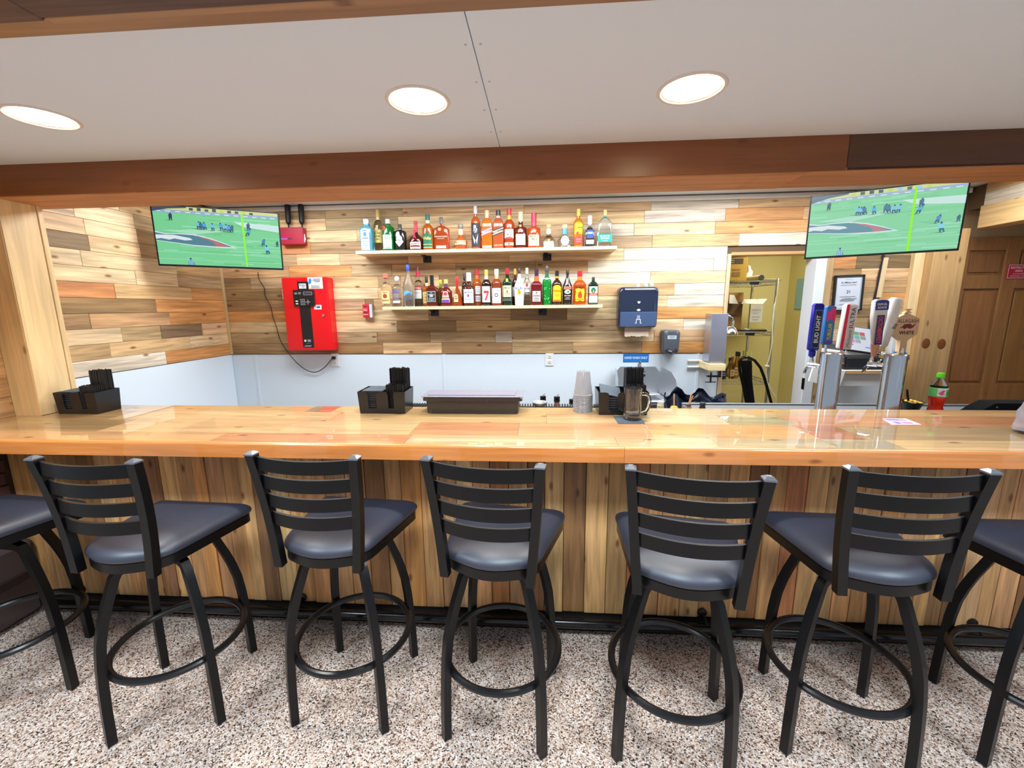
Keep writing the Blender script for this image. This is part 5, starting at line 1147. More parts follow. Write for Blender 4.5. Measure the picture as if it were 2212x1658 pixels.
for r_ in range(4):
    for c_ in range(3): p.rect(-.026 + c_ * .014, -.055 + r_ * .013, -.017 + c_ * .014, -.048 + r_ * .013, (170, 176, 180))
p.rect(-.066, -.05, -.045, -.04, (226, 230, 232)).rect(-.066, -.03, -.045, -.02, (226, 230, 232))
p.rect(.034, -.036, .042, -.028, (240, 240, 240)).rect(.02, -.036, .027, -.029, (170, 176, 180)).rect(.049, -.036, .056, -.029, (170, 176, 180)).rect(.034, -.022, .042, -.015, (170, 176, 180)).rect(.034, -.05, .042, -.043, (170, 176, 180))
for u_, v_ in ((-.068, .038), (-.068, .03), (-.036, .04), (-.036, .03)): p.rect(u_, v_, u_ + .022, v_ + .004, (190, 194, 196))
p.build('key_print', t, (fx_(.4875), 3.380, fz_(.725)), (1, 0, 0), (0, 0, 1), (0, -1, 0), origin=g)
p = Print(); p.rect(-.062, -.045, .062, .045, (232, 234, 238)).poly([(-.055, .0), (-.05, .03), (-.035, .038), (-.028, .02), (-.034, -.0), (-.05, -.012)], (30, 130, 210)).lines(-.02, .05, (.028, .018, .008), .005, (90, 96, 110)).lines(-.055, .055, (-.022, -.03, -.038), .003, (140, 146, 156)); p.build('paper_notice', t, (fx_(.75), 3.3958, fz_(.925)), (1, 0, 0), (0, 0, 1), (0, -1, 0), origin=g, base=.001)
p = Print(); p.rect(-.03, -.02, .03, .02, (228, 230, 234)).rect(-.024, 0, -.016, .014, (40, 120, 200)).lines(-.01, .024, (.008, .0, -.01), .004, (120, 126, 136)); p.build('small_notice', t, (fx_(.47), 3.3935, fz_(.885)), (1, 0, 0), (0, 0, 1), (0, -1, 0), origin=g, base=.001)
p = Print(); p.rect(-.032, -.018, .032, .018, (230, 230, 236)).rect(-.008, -.006, .02, .006, (30, 40, 110)).rect(-.02, .004, -.012, .01, (40, 50, 120)); p.build('key_notice', t, (fx_(.76), 3.3958, fz_(.60)), (1, 0, 0), (0, 0, 1), (0, -1, 0), origin=g, base=.001)
p = Print(); p.ell(-.022, .006, .010, .010, (226, 228, 232)).lines(-.006, .032, (.008, -.002), .006, (200, 204, 210)).rect(-.01, -.016, .02, -.013, (150, 154, 160)).lines(-.038, .038, (-.034, -.042), .003, (190, 194, 200)); p.build('maker_print', t, (fx_(.475), 3.3935, fz_(.13)), (1, 0, 0), (0, 0, 1), (0, -1, 0), origin=g)
MB().lathe([(.011, 0), (.011, .006), (.007, .008), (.004, .016)], (fx_(.87), 3.396, fz_(.485)), 16, M=Matrix.Rotation(R(90), 4, 'X')).build('key_lock', CHROME, t, origin=g)
q0, q1 = P(614, 495, 'Y', YB), P(667, 530, 'Y', YB); zt_ = q0.z
t = thing('alarm_radio', 'dark red wall box with two thick black antennas', 'radio box', ((q0.x + q1.x) / 2, YB - .03, q1.z)); g = ((q0.x + q1.x) / 2, YB - .03, q1.z)
MB().bx((q0.x, YB - .075, q1.z), (q1.x, YB - .0165, zt_), .004).build('box_body', DKRED, t, origin=g)
p = Print(); p.rect(-.085, -.006, -.035, .004, (150, 90, 190)).rect(-.03, -.006, .005, .004, (80, 20, 70)); p.build('box_print', t, (g[0], YB - .075, g[2] + .045), (1, 0, 0), (0, 0, 1), (0, -1, 0), origin=g)
MB().tube([(q1.x - .004, YB - .05, zt_ - .05), (q1.x + .004, YB - .055, zt_ - .09), (q1.x - .006, YB - .06, q1.z + .012)], .006, 6).build('loose_wire', WHITE, t, origin=g)
for px in (620.5, 649.5):
    a0 = P(px + 3.5, 494, 'Y', YB - .05); a1 = P(px, 441, 'Y', YB - .05)
    MB().tube([a0, a0 + (a1 - a0) * .16, a0 + (a1 - a0) * .26, a0 + (a1 - a0) * .95, a1], [.006, .006, .0195, .0215, .012], 12).build('antenna', mat('antenna_black', (22, 22, 24), .5), t, origin=g)
q0, q1 = P(788, 657, 'Y', YB), P(804, 685, 'Y', YB)
t = thing('pull_station', 'small red fire pull station left of the lower bottle shelf', 'alarm switch', ((q0.x + q1.x) / 2, YB - .03, q1.z)); g = ((q0.x + q1.x) / 2, YB - .03, q1.z)
MB().bx((q0.x, YB - .055, q1.z), (q1.x, YB - .0165, q0.z), .004).build('housing', mat('pull_red', (206, 40, 62), .4), t, origin=g)
MB().bx((q0.x + .008, YB - .062, q1.z + .045), (q1.x - .008, YB - .055, q0.z - .012), .003).build('pull_handle', mat('pull_red_light', (226, 70, 88), .4), t, origin=g)
p = Print(); p.rect(-.014, .028, .014, .040, (110, 10, 20)).rect(-.02, -.032, .02, -.028, (244, 210, 214)).text('PULL', 0, .008, .011, (250, 226, 228), bold=True); p.build('station_print', t, (g[0], YB - .062, (q0.z + q1.z) / 2), (1, 0, 0), (0, 0, 1), (0, -1, 0), origin=g)
MB().bx((q1.x, YB - .05, q1.z), (q1.x + .022, YB - .0165, q0.z)).build('side_guard', mat('clear_guard', (226, 222, 226), .3), t, origin=g)


def outlet(px0, py0, px1, py1, label):
    a, b_ = P(px0, py0, 'Y', YB), P(px1, py1, 'Y', YB); c = (a + b_) / 2
    t = thing('wall_outlet', label, 'outlet', (c.x, YB - .008, c.z), 'white wall outlets'); g = (c.x, YB - .008, c.z)
    MB().box((c.x, YB - .011, c.z), (.068, .005, .11), None, .002).build('cover_plate', WHITE, t, origin=g)
    for dz in (.022, -.022):
        s_ = MB().box((c.x, YB - .0145, c.z + dz), (.032, .003, .028), None, .001).build('socket', WHITE, t, origin=g)
        p = Print(); p.rect(-.008, -.002, -.005, .007, (60, 60, 60)).rect(.005, -.002, .008, .007, (60, 60, 60)).ell(0, -.008, .003, .003, (60, 60, 60), 8); p.build('slots', s_, (c.x, YB - .016, c.z + dz), (1, 0, 0), (0, 0, 1), (0, -1, 0), origin=g, base=.0003)
    return c


oc = outlet(718, 764, 732, 790, 'white wall outlet with a black plug in it')
outlet(1180, 763, 1194, 787, 'white wall outlet under the lower shelf, nothing plugged in')
cd_ = [P(x, y, 'Y', YB - .03) for x, y in ((557, 588), (560, 604), (571, 622), (573, 640), (584, 660), (590, 686), (597, 705), (604, 730), (616, 752), (640, 782), (664, 800), (684, 803), (702, 792), (716, 775))]
t = thing('power_cord', 'thin black cord hanging from the left television to the outlet', 'cord', (cd_[0].x, YB - .03, cd_[-1].z)); g = (cd_[0].x, YB - .03, cd_[-1].z)
sm = []
for i in range(len(cd_) - 1):
    a, b_, c, d = cd_[max(0, i - 1)], cd_[i], cd_[i + 1], cd_[min(len(cd_) - 1, i + 2)]
    for k in range(4):
        u = k / 4; sm.append(.5 * ((2 * b_) + (c - a) * u + (2 * a - 5 * b_ + 4 * c - d) * u * u + (3 * b_ - a - 3 * c + d) * u ** 3))
MB().tube(sm + [cd_[-1], Vector((oc.x, YB - .035, oc.z + .022))], .0034, 6).build('wire', mat('cord_black', (40, 34, 30), .5), t, origin=g)
MB().bx((oc.x - .014, YB - .045, oc.z + .010), (oc.x + .014, YB - .0165, oc.z + .034), .004).build('plug', BLACKP, t, origin=g)

ORD = ('lowest', 'second lowest', 'third lowest', 'fourth lowest', 'fifth lowest', 'sixth lowest', 'seventh lowest', 'seventh from the top', 'sixth from the top', 'fifth from the top', 'fourth from the top', 'third from the top', 'second from the top', 'topmost')
for o in [o for o in COL.objects if o.name.startswith('plastic_cup')]:
    i = round((o.location.z - ZB) / .0066); o['label'] = 'clear plastic cup, ' + ORD[i] + ' of the upturned stack on the bar'

# ------------------------------------------------------------------ beer towers with their tap handles
def tower(cx, label, topz, taps):
    cyt = 2.42; g = (cx, cyt, 1.0006)
    t = thing('beer_tower', label, 'beer tower', g, 'steel beer towers')
    MB().lathe([(.072, 0), (.072, .006), (.052, .010), (.0505, .014), (.0505, topz - 1.0 - .006), (.053, topz - 1.0 - .005), (.053, topz - 1.0), (.048, topz - 1.0 + .004)], (0, 0, 0), 36).build('column', mat('polished_column', (206, 208, 212), .14, 1.0), t)
    for fpx, fpy, fy, fn in taps:
        e = P(fpx, fpy, 'Y', fy); s0 = Vector((cx, cyt, e.z))
        d = (e - s0); d.z = 0; u = d.normalized()
        f = MB().tube([s0 + u * .045 - Vector(g), e - u * .012 - Vector(g)], [.011, .0095], 10).tube([e - u * .03 - Vector(g), e + u * .014 - Vector(g)], .014, 10)
        f.tube([e + u * .002 - Vector(g), e + u * .022 + Vector((0, 0, -.022)) - Vector(g), e + u * .03 + Vector((0, 0, -.05)) - Vector(g)], [.010, .0085, .008], 10)
        f.tube([e - Vector(g), e + Vector((0, 0, .024)) - Vector(g)], [.008, .011], 10).tube([e + Vector((0, 0, .024)) - Vector(g), e + Vector((0, 0, .05)) - Vector(g)], [.011, .005], 10)
        fo = f.build('faucet', CHROME, t)
        fn(t, g, e)
    return t


def handle_box(t, g, A, B, wd, dp, m, label, deco, n=6, name='tap_handle', fy=(0, -1, 0), taper=1.0):
    """A tap handle from base point A to tip B; deco prints on its front in (across, along) units of metres."""
    A, B = Vector(A), Vector(B); v = (B - A).normalized(); nrm = Vector(fy); nrm = (nrm - v * nrm.dot(v)).normalized(); u = v.cross(nrm); L_ = (B - A).length
    M = Matrix(((u.x, -nrm.x, v.x, 0), (u.y, -nrm.y, v.y, 0), (u.z, -nrm.z, v.z, 0), (0, 0, 0, 1)))
    M = Matrix.Translation(A - Vector(g)) @ M
    h = MB().lathe([(wd / 2 * taper * .8, 0), (wd / 2 * taper, L_ * .03), (wd / 2, L_ * .6), (wd / 2, L_ * .96), (wd / 2 * .7, L_)], (0, 0, 0), 24, n, dp / wd, M=M).build(name, m, t, smooth=40)
    h['label'] = label
    if deco:
        p = Print(); deco(p, L_, wd); p.build('handle_print', h, A + nrm * dp / 2, u, v, nrm, origin=g, base=.0008)
    return h


def bud(t, g, e):
    a, b_ = P(1754, 764, 'Y', e.y), P(1768, 655, 'Y', e.y); blue = mat('royal_blue', (24, 22, 160), .2)
    MB().lathe([(.008, 0), (.017, .01), (.017, .036), (.010, .042)], a - Vector(g) - Vector((0, 0, .02)), 16).build('handle_foot', blue, t)
    handle_box(t, g, a + Vector((0, 0, .02)), b_, .055, .03, blue, 'blue tap handle with white outlined lettering', lambda p, L_, w: (p.rect(-w * .32, L_ * .06, w * .36, L_ * .86, (90, 190, 240)), p.rect(-w * .29, L_ * .068, w * .33, L_ * .852, (20, 20, 70)), p.text('BUD LIGHT', w * .02, L_ * .46, w * .40, (250, 250, 252), rot=90, fit=L_ * .74, bold=True)))


def tub(t, g, e):
    a, b_ = P(1784, 744, 'Y', e.y), P(1794, 660, 'Y', e.y)
    MB().tube([e + Vector((0, 0, .045)) - Vector(g), a - Vector(g)], .007, 8).build('handle_foot', CHROME, t)
    handle_box(t, g, a, b_, .050, .03, mat('turquoise', (50, 120, 190), .3), 'turquoise and pink tap handle', lambda p, L_, w: (p.rect(-w * .46, L_ * .04, w * .46, L_ * .97, (58, 132, 190)), p.poly([(-w * .46, L_ * .60), (0, L_ * .66), (w * .46, L_ * .58), (w * .46, L_ * .9), (w * .1, L_ * .97), (-w * .2, L_ * .84), (-w * .46, L_ * .9)], (236, 60, 140)), p.poly([(w * .1, L_ * .66), (w * .46, L_ * .6), (w * .46, L_ * .86), (w * .2, L_ * .82)], (240, 40, 110)), p.rect(-w * .46, L_ * .04, w * .46, L_ * .10, (110, 70, 190)), p.text('TUBULAR', 0, L_ * .34, w * .42, (246, 206, 90), rot=90, fit=L_ * .42, bold=True)), 8)


def ult(t, g, e):
    a, b_ = P(1821, 754, 'Y', e.y), P(1838, 656, 'Y', e.y)
    MB().tube([e + Vector((0, 0, .03)) - Vector(g), a - Vector(g)], .013, 10).build('handle_foot', mat('royal_blue', (24, 22, 160), .2), t)
    handle_box(t, g, a, b_, .064, .040, mat('handle_white', (226, 224, 222), .3), 'white tap handle with a red side', lambda p, L_, w: (p.rect(-w * .49, 0.002, -w * .24, L_ * .985, (236, 26, 66)), p.text('ULTRA', w * .12, L_ * .72, w * .36, (40, 42, 56), rot=90, fit=L_ * .42), p.rect(-w * .06, L_ * .475, w * .3, L_ * .50, (206, 24, 50)), p.text('Michelob', w * .10, L_ * .25, w * .3, (120, 124, 136), rot=90, fit=L_ * .38, shear=.3)), 10)


def sam(t, g, e):
    a, b_ = P(1887, 770, 'Y', e.y), P(1902, 646, 'Y', e.y)
    v = b_ - a
    MB().tube([a - Vector(g), a + v * .22 - Vector(g)], [.012, .021], 12).build('handle_foot', mat('rose_tan', (222, 160, 132), .4), t)
    handle_box(t, g, a + v * .20, b_, .076, .034, mat('handle_white', (226, 224, 222), .3), 'white tap handle with blue crest and a blue panel of red letters', lambda p, L_, w: (p.rect(-w * .44, L_ * .77, w * .46, L_ * .95, (40, 54, 150)), p.ell(0, L_ * .94, w * .45, L_ * .045, (40, 54, 150)), p.text('SAMUEL', 0, L_ * .895, L_ * .052, WT, fit=w * .7, bold=True), p.text('ADAMS', 0, L_ * .825, L_ * .052, WT, fit=w * .64, bold=True), p.rect(-w * .24, L_ * .02, w * .26, L_ * .66, (44, 50, 110)), p.text('OCTOBERFEST', 0, L_ * .34, w * .30, (240, 84, 92), rot=-90, fit=L_ * .58, bold=True)), 5, taper=.5)


def lite(t, g, e):
    a, b_ = P(1908, 748, 'Y', e.y), P(1936, 643, 'Y', e.y); v = b_ - a
    MB().tube([e + Vector((0, 0, .03)) - Vector(g), a + v * .02 - Vector(g)], .009, 10).build('handle_foot', mat('brass', (200, 170, 110), .25, 1.0), t)
    handle_box(t, g, a, b_, .064, .045, mat('handle_white2', (238, 236, 232), .3), 'plain white tapering tap handle with black letters', lambda p, L_, w: (p.text('lite', w * .24, L_ * .43, w * .28, (30, 30, 36), rot=80, bold=True),), 2.4, taper=.62)


def alla(t, g, e):
    a, b_ = P(1949, 760, 'Y', e.y), P(1962, 676, 'Y', e.y); v = (b_ - a); L_ = v.length; vv = v.normalized(); u = Vector((1, 0, 0)); nn = u.cross(vv)
    if nn.y > 0: nn = -nn
    W_ = .132; M_ = mat('pale_beech', (226, 190, 150), .5)
    sh = [(-.018, 0), (.018, 0), (.017, L_ * .3), (W_ * .5, L_ * .46), (W_ * .5, L_ * .86), (0, L_ * 1.0), (-W_ * .5, L_ * .86), (-W_ * .5, L_ * .46), (-.017, L_ * .3)]
    h = MB().prism(sh, a - Vector(g) - nn * -.0, u, vv, -nn, .03).build('tap_handle', M_, t, smooth=0); h['label'] = 'pale wooden paddle shaped tap handle with burnt lettering'
    MB().prism([(-.022, L_ * 1.0), (.022, L_ * 1.0), (0, L_ * 1.0 + .001), (.020, L_ * 1.10), (-.020, L_ * 1.10), (0, L_ * 1.0 + .001)][:2] + [(.005, L_ * 1.05), (.020, L_ * 1.11), (-.020, L_ * 1.11), (-.005, L_ * 1.05)], a - Vector(g), u, vv, -nn, .02).build('handle_fin', M_, h, smooth=0)
    p = Print(); p.text('ALLAGASH', .006, L_ * .80, .020, (110, 70, 56), fit=W_ * .82).text('WHITE', .006, L_ * .50, .020, (90, 50, 44), fit=W_ * .6, bold=True)
    p.poly([(-.035, L_ * .62), (-.02, L_ * .66), (-.01, L_ * .72), (.02, L_ * .73), (.03, L_ * .68), (.048, L_ * .735), (.036, L_ * .64), (.02, L_ * .60), (.005, L_ * .63), (-.01, L_ * .59), (-.016, L_ * .63)], (120, 36, 34))
    p.build('handle_print', h, a, u, vv, nn, origin=g, base=.001)


tower(P(1790, 820, 'Y', 2.42).x, 'left steel beer tower with blue, pink and red tap handles', P(1803, 763, 'Y', 2.42).z, [(1752, 788, 2.50, bud), (1781, 783, 2.52, tub), (1818, 768, 2.53, ult)])
tower(P(1928, 820, 'Y', 2.42).x, 'right steel beer tower with white and wooden tap handles', P(1937, 766, 'Y', 2.42).z, [(1881, 786, 2.50, sam), (1906, 771, 2.53, lite), (1947, 770, 2.54, alla)])

# drinks and food on the steel counter
q = P(2024, 860, 'Y', 2.36); zt = P(2028, 805, 'Y', 2.36).z; h = zt - 1.0006; r = .0365
t = thing('soda_bottle', 'clear soda bottle half full of red drink with a green cap', 'bottle', (q.x, 2.36, 1.0006))
prof = [(.024, 0), (.031, .004), (.034, .02), (.033, .04), (.028, .058), (.031, .075), (.0355, .10), (.037, .13), (.0365, .155), (.030, .178), (.018, .198), (.0125, h - .026)]
MB().lathe([(.036, .1125)] + prof[7:], (0, 0, 0), 28).build('bottle_body', glass('clear_pet', (246, 250, 250), .03, 1.0, 1.2), t, smooth=60)
MB().lathe(prof[:7] + [(.036, .112)], (0, 0, 0), 28).build('red_drink', mat('red_drink', (244, 52, 28), .08, 0, Transmission_Weight=.3), t, smooth=60)
MB().lathe([(.0145, h - .026), (.0165, h - .024), (.0165, h - .004), (.014, h)], (0, 0, 0), 20).build('cap', mat('lime_cap', (96, 226, 40), .35), t)
MB().lathe([(.0365, .112), (.0378, .114), (.0378, .158), (.0365, .16)], (0, 0, 0), 28, closed=False).build('label_sleeve', mat('label_green', (110, 200, 110), .4), t)
p = Print(); p.strip = .008; p.rect(-.03, -.018, .006, .018, (206, 226, 214)).poly([(-.026, -.004), (-.01, .014), (.002, .012), (-.006, -.002), (.004, -.006), (-.014, -.014)], (224, 70, 160)).rect(.012, -.012, .034, .006, (60, 160, 80)).rect(-.03, .018, .036, .024, (226, 240, 232)); p.build('label', t, (0, -.0378, .136), (1, 0, 0), (0, 0, 1), (0, -1, 0), wrap=.0378)
q = P(1964, 880, 'Y', 2.5)
t = thing('snack_bowl', 'black bowl of yellow food beside the right beer tower', 'bowl', (q.x, 2.5, 1.0006)); g = (q.x, 2.5, 1.0006)
MB().lathe([(.035, 0), (.04, .003), (.060, .052), (.064, .054), (.058, .052), (.038, .008)], (0, 0, 0), 28, closed=False).build('bowl_body', mat('bowl_black', (22, 22, 24), .35), t)
fd = MB()
for i in range(34):
    a, rr = rnd.uniform(0, 6.28), rnd.uniform(0, .048); fd.box((0, 0, 0), (.018, .014, .008), Matrix.Translation((rr * math.cos(a), rr * math.sin(a), .048 + rnd.uniform(0, .014) * (1 - rr / .05))) @ Matrix.Rotation(rnd.uniform(0, 3), 4, 'Z') @ Matrix.Rotation(rnd.uniform(-.6, .6), 4, 'X'), .003)
o = fd.build('yellow_food', mat('yellow_food', (244, 196, 84), .6), t); o['kind'] = 'stuff'
fk = thing('plastic_fork', 'black plastic fork standing in the snack bowl', 'fork', (g[0] - .012, 2.495, 1.05))
MB().tube([(0, 0, .0), (-.02, -.01, .04), (-.030, -.014, .075)], [.005, .0065, .005], 8).build('fork_handle', BLACKP, fk)
a, b_ = P(2072, 884, 'Y', 2.42), P(2200, 884, 'Y', 2.42); zt = P(2140, 865, 'Y', 2.42).z
t = thing('black_case', 'low black case with a sloped end on the steel counter', 'case', (a.x, 2.42, 1.0006)); g = (a.x, 2.42, 1.0006)
MB().prism([(0, 0), (b_.x - a.x + .25, 0), (b_.x - a.x + .25, zt - 1.0), (.11, zt - 1.0), (.06, (zt - 1.0) * .62)], (0, -.07, 0), (1, 0, 0), (0, 0, 1), (0, 1, 0), .09).build('case_body', mat('matte_black', (12, 12, 13), .9, Specular_IOR_Level=.2), t, smooth=0)
MB().lathe([(.004, 0), (.004, .004)], (.115, -.0705, zt - 1.0 - .02), 10, M=Matrix.Rotation(R(90), 4, 'X')).build('case_latch', STEEL, t)

# ------------------------------------------------------------------ till shelf under the certificate
sy0 = 3.14
sxa, sxb, szt = P(1752, 800, 'Y', sy0).x, P(1957, 804, 'Y', sy0).x, P(1900, 800, 'Y', sy0).z
t = thing('till_shelf', 'white wall shelf with a raw wooden front edge under the certificate', 'shelf', ((sxa + sxb) / 2, 3.3, szt)); g = ((sxa + sxb) / 2, 3.3, szt)
MB().bx((sxa + .2, sy0 + .012, szt - .022), (sxb, YB - .0165, szt), .002).build('shelf_board', WHITE, t, origin=g, smooth=0)
MB().bx((P(1826, 803, 'Y', sy0).x, sy0, szt - .024), (sxb, sy0 + .0115, szt - .001), .001).build('raw_edge', SMX, t, origin=g, color=(214, 170, 118), smooth=0)
MB().bx((P(1822, 820, 'Y', sy0).x, sy0 + .02, szt - .115), (sxb - .02, sy0 + .035, szt - .0225), .001).build('front_apron', WHITE, t, origin=g, smooth=0)
MB().prism([(P(x, y, 'Y', sy0).x, P(x, y, 'Y', sy0).z) for x, y in ((1747, 823), (1811, 839), (1826, 801), (1758, 788))], (0, sy0 - .004, 0), (1, 0, 0), (0, 0, 1), (0, 1, 0), .016).build('side_panel', WHITE, t, origin=g, smooth=0)
a, b_ = P(1818, 801, 'Y', 3.2), P(1908, 774, 'Y', 3.2)
t = thing('cash_drawer', 'wide black cash drawer on the white till shelf', 'cash drawer', ((a.x + b_.x) / 2, 3.32, szt)); g = ((a.x + b_.x) / 2, 3.32, szt + .0005)
MB().bx((a.x, 3.18, szt + .0005), (b_.x + .06, 3.47, szt + .10), .004).build('drawer_box', mat('drawer_black', (20, 20, 23), .4), t, origin=g)
MB().bx((a.x + .008, 3.174, szt + .012), (b_.x + .052, 3.1795, szt + .088), .003).build('drawer_front', mat('drawer_front', (30, 31, 34), .35), t, origin=g)
dz = szt + .1005
a = P(1800, 765, 'Y', 3.22)
t = thing('till_terminal', 'white till with a tilted tablet showing coloured squares', 'till', (P(1842, 765, 'Y', 3.25).x, 3.28, dz)); g = (P(1842, 765, 'Y', 3.25).x, 3.28, dz)
MB().bx((g[0] - .13, 3.20, dz), (g[0] + .13, 3.40, dz + .035), .006).build('printer_base', WHITE, t, origin=g)
MB().bx((g[0] - .13, 3.215, dz + .035), (g[0] - .02, 3.40, dz + .085), .008).build('printer_top', mat('grey_cover', (86, 88, 92), .3), t, origin=g)
qs = [P(x, y, 'Y', yy) for x, y, yy in ((1831, 754, 3.20), (1872, 760, 3.20), (1886, 713, 3.31), (1838, 708, 3.31))]
u_ = (qs[1] - qs[0]).normalized(); v_ = (qs[3] - qs[0]); v_ = (v_ - u_ * v_.dot(u_)).normalized(); n_ = u_.cross(v_); wd, ht = .21, .20
c0 = (qs[0] + qs[1] + qs[2] + qs[3]) / 4
Mt = Matrix.Translation(c0 - Vector(g)) @ Matrix(((u_.x, v_.x, n_.x, 0), (u_.y, v_.y, n_.y, 0), (u_.z, v_.z, n_.z, 0), (0, 0, 0, 1)))
MB().box((0, 0, 0), (wd + .02, ht + .02, .014), Mt, .006).build('tablet_body', mat('tablet_black', (30, 31, 34), .3), t)
MB().tube([Vector((.04, .03, .03)), c0 - Vector(g) - n_ * .01], [.035, .03], 10).build('tablet_stand', WHITE, t)
p = Print(); p.rect(-wd / 2, -ht / 2, wd / 2, ht / 2, (206, 214, 228))
for i, c in enumerate(((60, 130, 220), (70, 150, 110), (190, 70, 90), (60, 150, 220), (90, 170, 150), (130, 150, 150), (214, 110, 220), (150, 160, 160))):
    x_ = -wd * .40 + (i % 3) * wd * .2; y_ = ht * .30 - (i // 3) * ht * .17; p.rect(x_, y_ - ht * .15, x_ + wd * .18, y_, c)
p.rect(wd * .1, -ht * .36, wd * .3, -ht * .32, (70, 120, 220)); p.build('tablet_screen', t, c0 + n_ * .0072, u_, v_, n_, origin=g, emit=.92)
a, b_ = P(1922, 770, 'Y', 3.22), P(1944, 724, 'Y', 3.22)
t = thing('white_router', 'small white box with a blue cable heaped in front', 'router', ((a.x + b_.x) / 2, 3.25, szt + .0005)); g = ((a.x + b_.x) / 2, 3.25, szt + .0005)
MB().bx((a.x, 3.22, szt + .0005), (b_.x, 3.29, b_.z), .006).build('router_body', WHITE, t, origin=g)
cb = []
for i in range(90):
    a_ = i * .52; cb.append((a.x + .045 + .045 * math.cos(a_) + .010 * math.sin(i * 1.7), 3.19 + .012 * math.sin(a_ * .7), szt + .085 + .055 * math.sin(a_ * .93 + i * .03)))
cbl = MB().tube(cb, .0038, 6).build('blue_cable', mat('blue_cable', (40, 120, 206), .4)); tag(cbl, 'tangled blue network cable on the till shelf by the post', 'cable')
for i in range(2): MB().tube([(a.x + i * .02, 3.20, szt + .006), (a.x + .04 + i * .03, 3.19, szt + .02 + .04 * i), (a.x + .09, 3.19, szt + .06)], .004, 6).build('blue_cable_end', MATS['blue_cable'], cbl)
cert0, cert1 = P(1806, 597, 'Y', YB - .03), P(1855, 668, 'Y', YB - .03); ce = [P(x, y, 'Y', YB - .03) for x, y in ((1806, 597), (1867, 594), (1857, 668), (1797, 671))]
cw = (ce[1] - ce[0]).length; chh = (ce[0] - ce[3]).length; cc_ = sum(ce, Vector()) / 4; rot = Matrix.Rotation(R(-1.5), 4, 'Y')
t = thing('framed_notice', 'black framed printed notice on the boards under the right television', 'frame', cc_)
fm = MB()
for c, d in (((0, 0, chh / 2), (cw + .012, .018, .012)), ((0, 0, -chh / 2), (cw + .012, .018, .012)), ((-cw / 2, 0, 0), (.012, .018, chh)), ((cw / 2, 0, 0), (.012, .018, chh))): fm.box((0, 0, 0), d, rot @ Matrix.Translation(c))
fm.build('frame', mat('frame_black', (34, 36, 36), .4), t)
MB().box((0, .003, 0), (cw - .006, .006, chh - .006), rot).build('notice_paper', mat('notice_paper', (214, 222, 232), .5), t)
p = Print(); w2, h2 = cw / 2, chh / 2; c = (90, 96, 110)
p.rect(-w2 * .88, -h2 * .9, w2 * .88, h2 * .9, (150, 158, 172)).rect(-w2 * .85, -h2 * .88, w2 * .85, h2 * .88, (216, 224, 234))
p.text('Should you sell', 0, h2 * .78, h2 * .06, c, fit=cw * .5).text("It's Maine Law!", 0, h2 * .62, h2 * .11, (60, 64, 78), fit=cw * .72, bold=True).text('21', 0, h2 * .08, h2 * .17, (60, 64, 78), bold=True)
p.lines(-w2 * .7, w2 * .7, (h2 * .46, -h2 * .22, -h2 * .34, -h2 * .4, -h2 * .46, -h2 * .66), h2 * .025, (130, 138, 152)).text('Proof of age', 0, -h2 * .3, h2 * .06, c, fit=cw * .3)
p.build('notice_print', t, cc_ + Vector((0, -.0002, 0)), rot @ Vector((1, 0, 0)), rot @ Vector((0, 0, 1)), (0, -1, 0), origin=cc_, base=.0006)
cb = [P(x, y, 'Y', YB - .024) for x, y in ((1909, 545), (1908, 562), (1900, 592), (1896, 620), (1888, 650), (1880, 700), (1878, 735))]
cbl = MB().tube(cb, .009, 8).build('television_cable', mat('dark_navy_cable', (28, 28, 44), .5)); tag(cbl, 'dark cable running down the boards from the right television', 'cable')

# ------------------------------------------------------------------ store room: wire rack and what stands on it, chair
RY0, RY1 = 4.10, 4.56
rxr = P(1679, 612, 'Y', RY0).x; rxl = rxr - .92
zs = [P(1640, 607, 'Y', RY0).z, P(1620, 717, 'Y', RY0).z, P(1610, 822, 'Y', RY0).z, .25]
WIRE = mat('zinc_wire', (196, 198, 190), .3, .9)
t = thing('wire_rack', 'four tier chrome wire rack in the store room', 'rack', ((rxl + rxr) / 2, 4.33, 0)); g = ((rxl + rxr) / 2, 4.33, 0)
for x in (rxl, rxr):
    for y in (RY0, RY1):
        pp = MB().lathe([(.012, .02), (.0125, .03), (.0125, zs[0] + .015), (.010, zs[0] + .02)], (x, y, 0), 12).lathe([(.02, 0), (.02, .018), (.008, .022)], (x, y, 0), 12).build('post', WIRE, t, origin=g)
for z in zs:
    w = MB()
    for y in (RY0, RY1):
        w.tube([(rxl, y, z), (rxr, y, z)], .0035, 6).tube([(rxl, y, z - .032), (rxr, y, z - .032)], .0035, 6)
        zz = [(rxl + .023 * i, y, z if i % 2 else z - .032) for i in range(41)]; w.tube(zz, .0022, 4)
    for x in (rxl, rxr):
        w.tube([(x, RY0, z), (x, RY1, z)], .0035, 6).tube([(x, RY0, z - .032), (x, RY1, z - .032)], .0035, 6); w.tube([(x, RY0 + .023 * i, z if i % 2 else z - .032) for i in range(21)], .0022, 4)
    for i in range(1, 30): w.tube([(rxl + .0307 * i, RY0, z + .003), (rxl + .0307 * i, RY1, z + .003)], .0018, 4)
    w.build('wire_shelf', WIRE, t, origin=g, smooth=50)
    MB().bx((rxr - .24, RY0 - .008, z - .030), (rxr - .16, RY0 - .0036, z - .002), .001).build('shelf_tag', BLACKP, t, origin=g)
YCARD = mat('yellow_brown_carton', (186, 148, 50), .7)
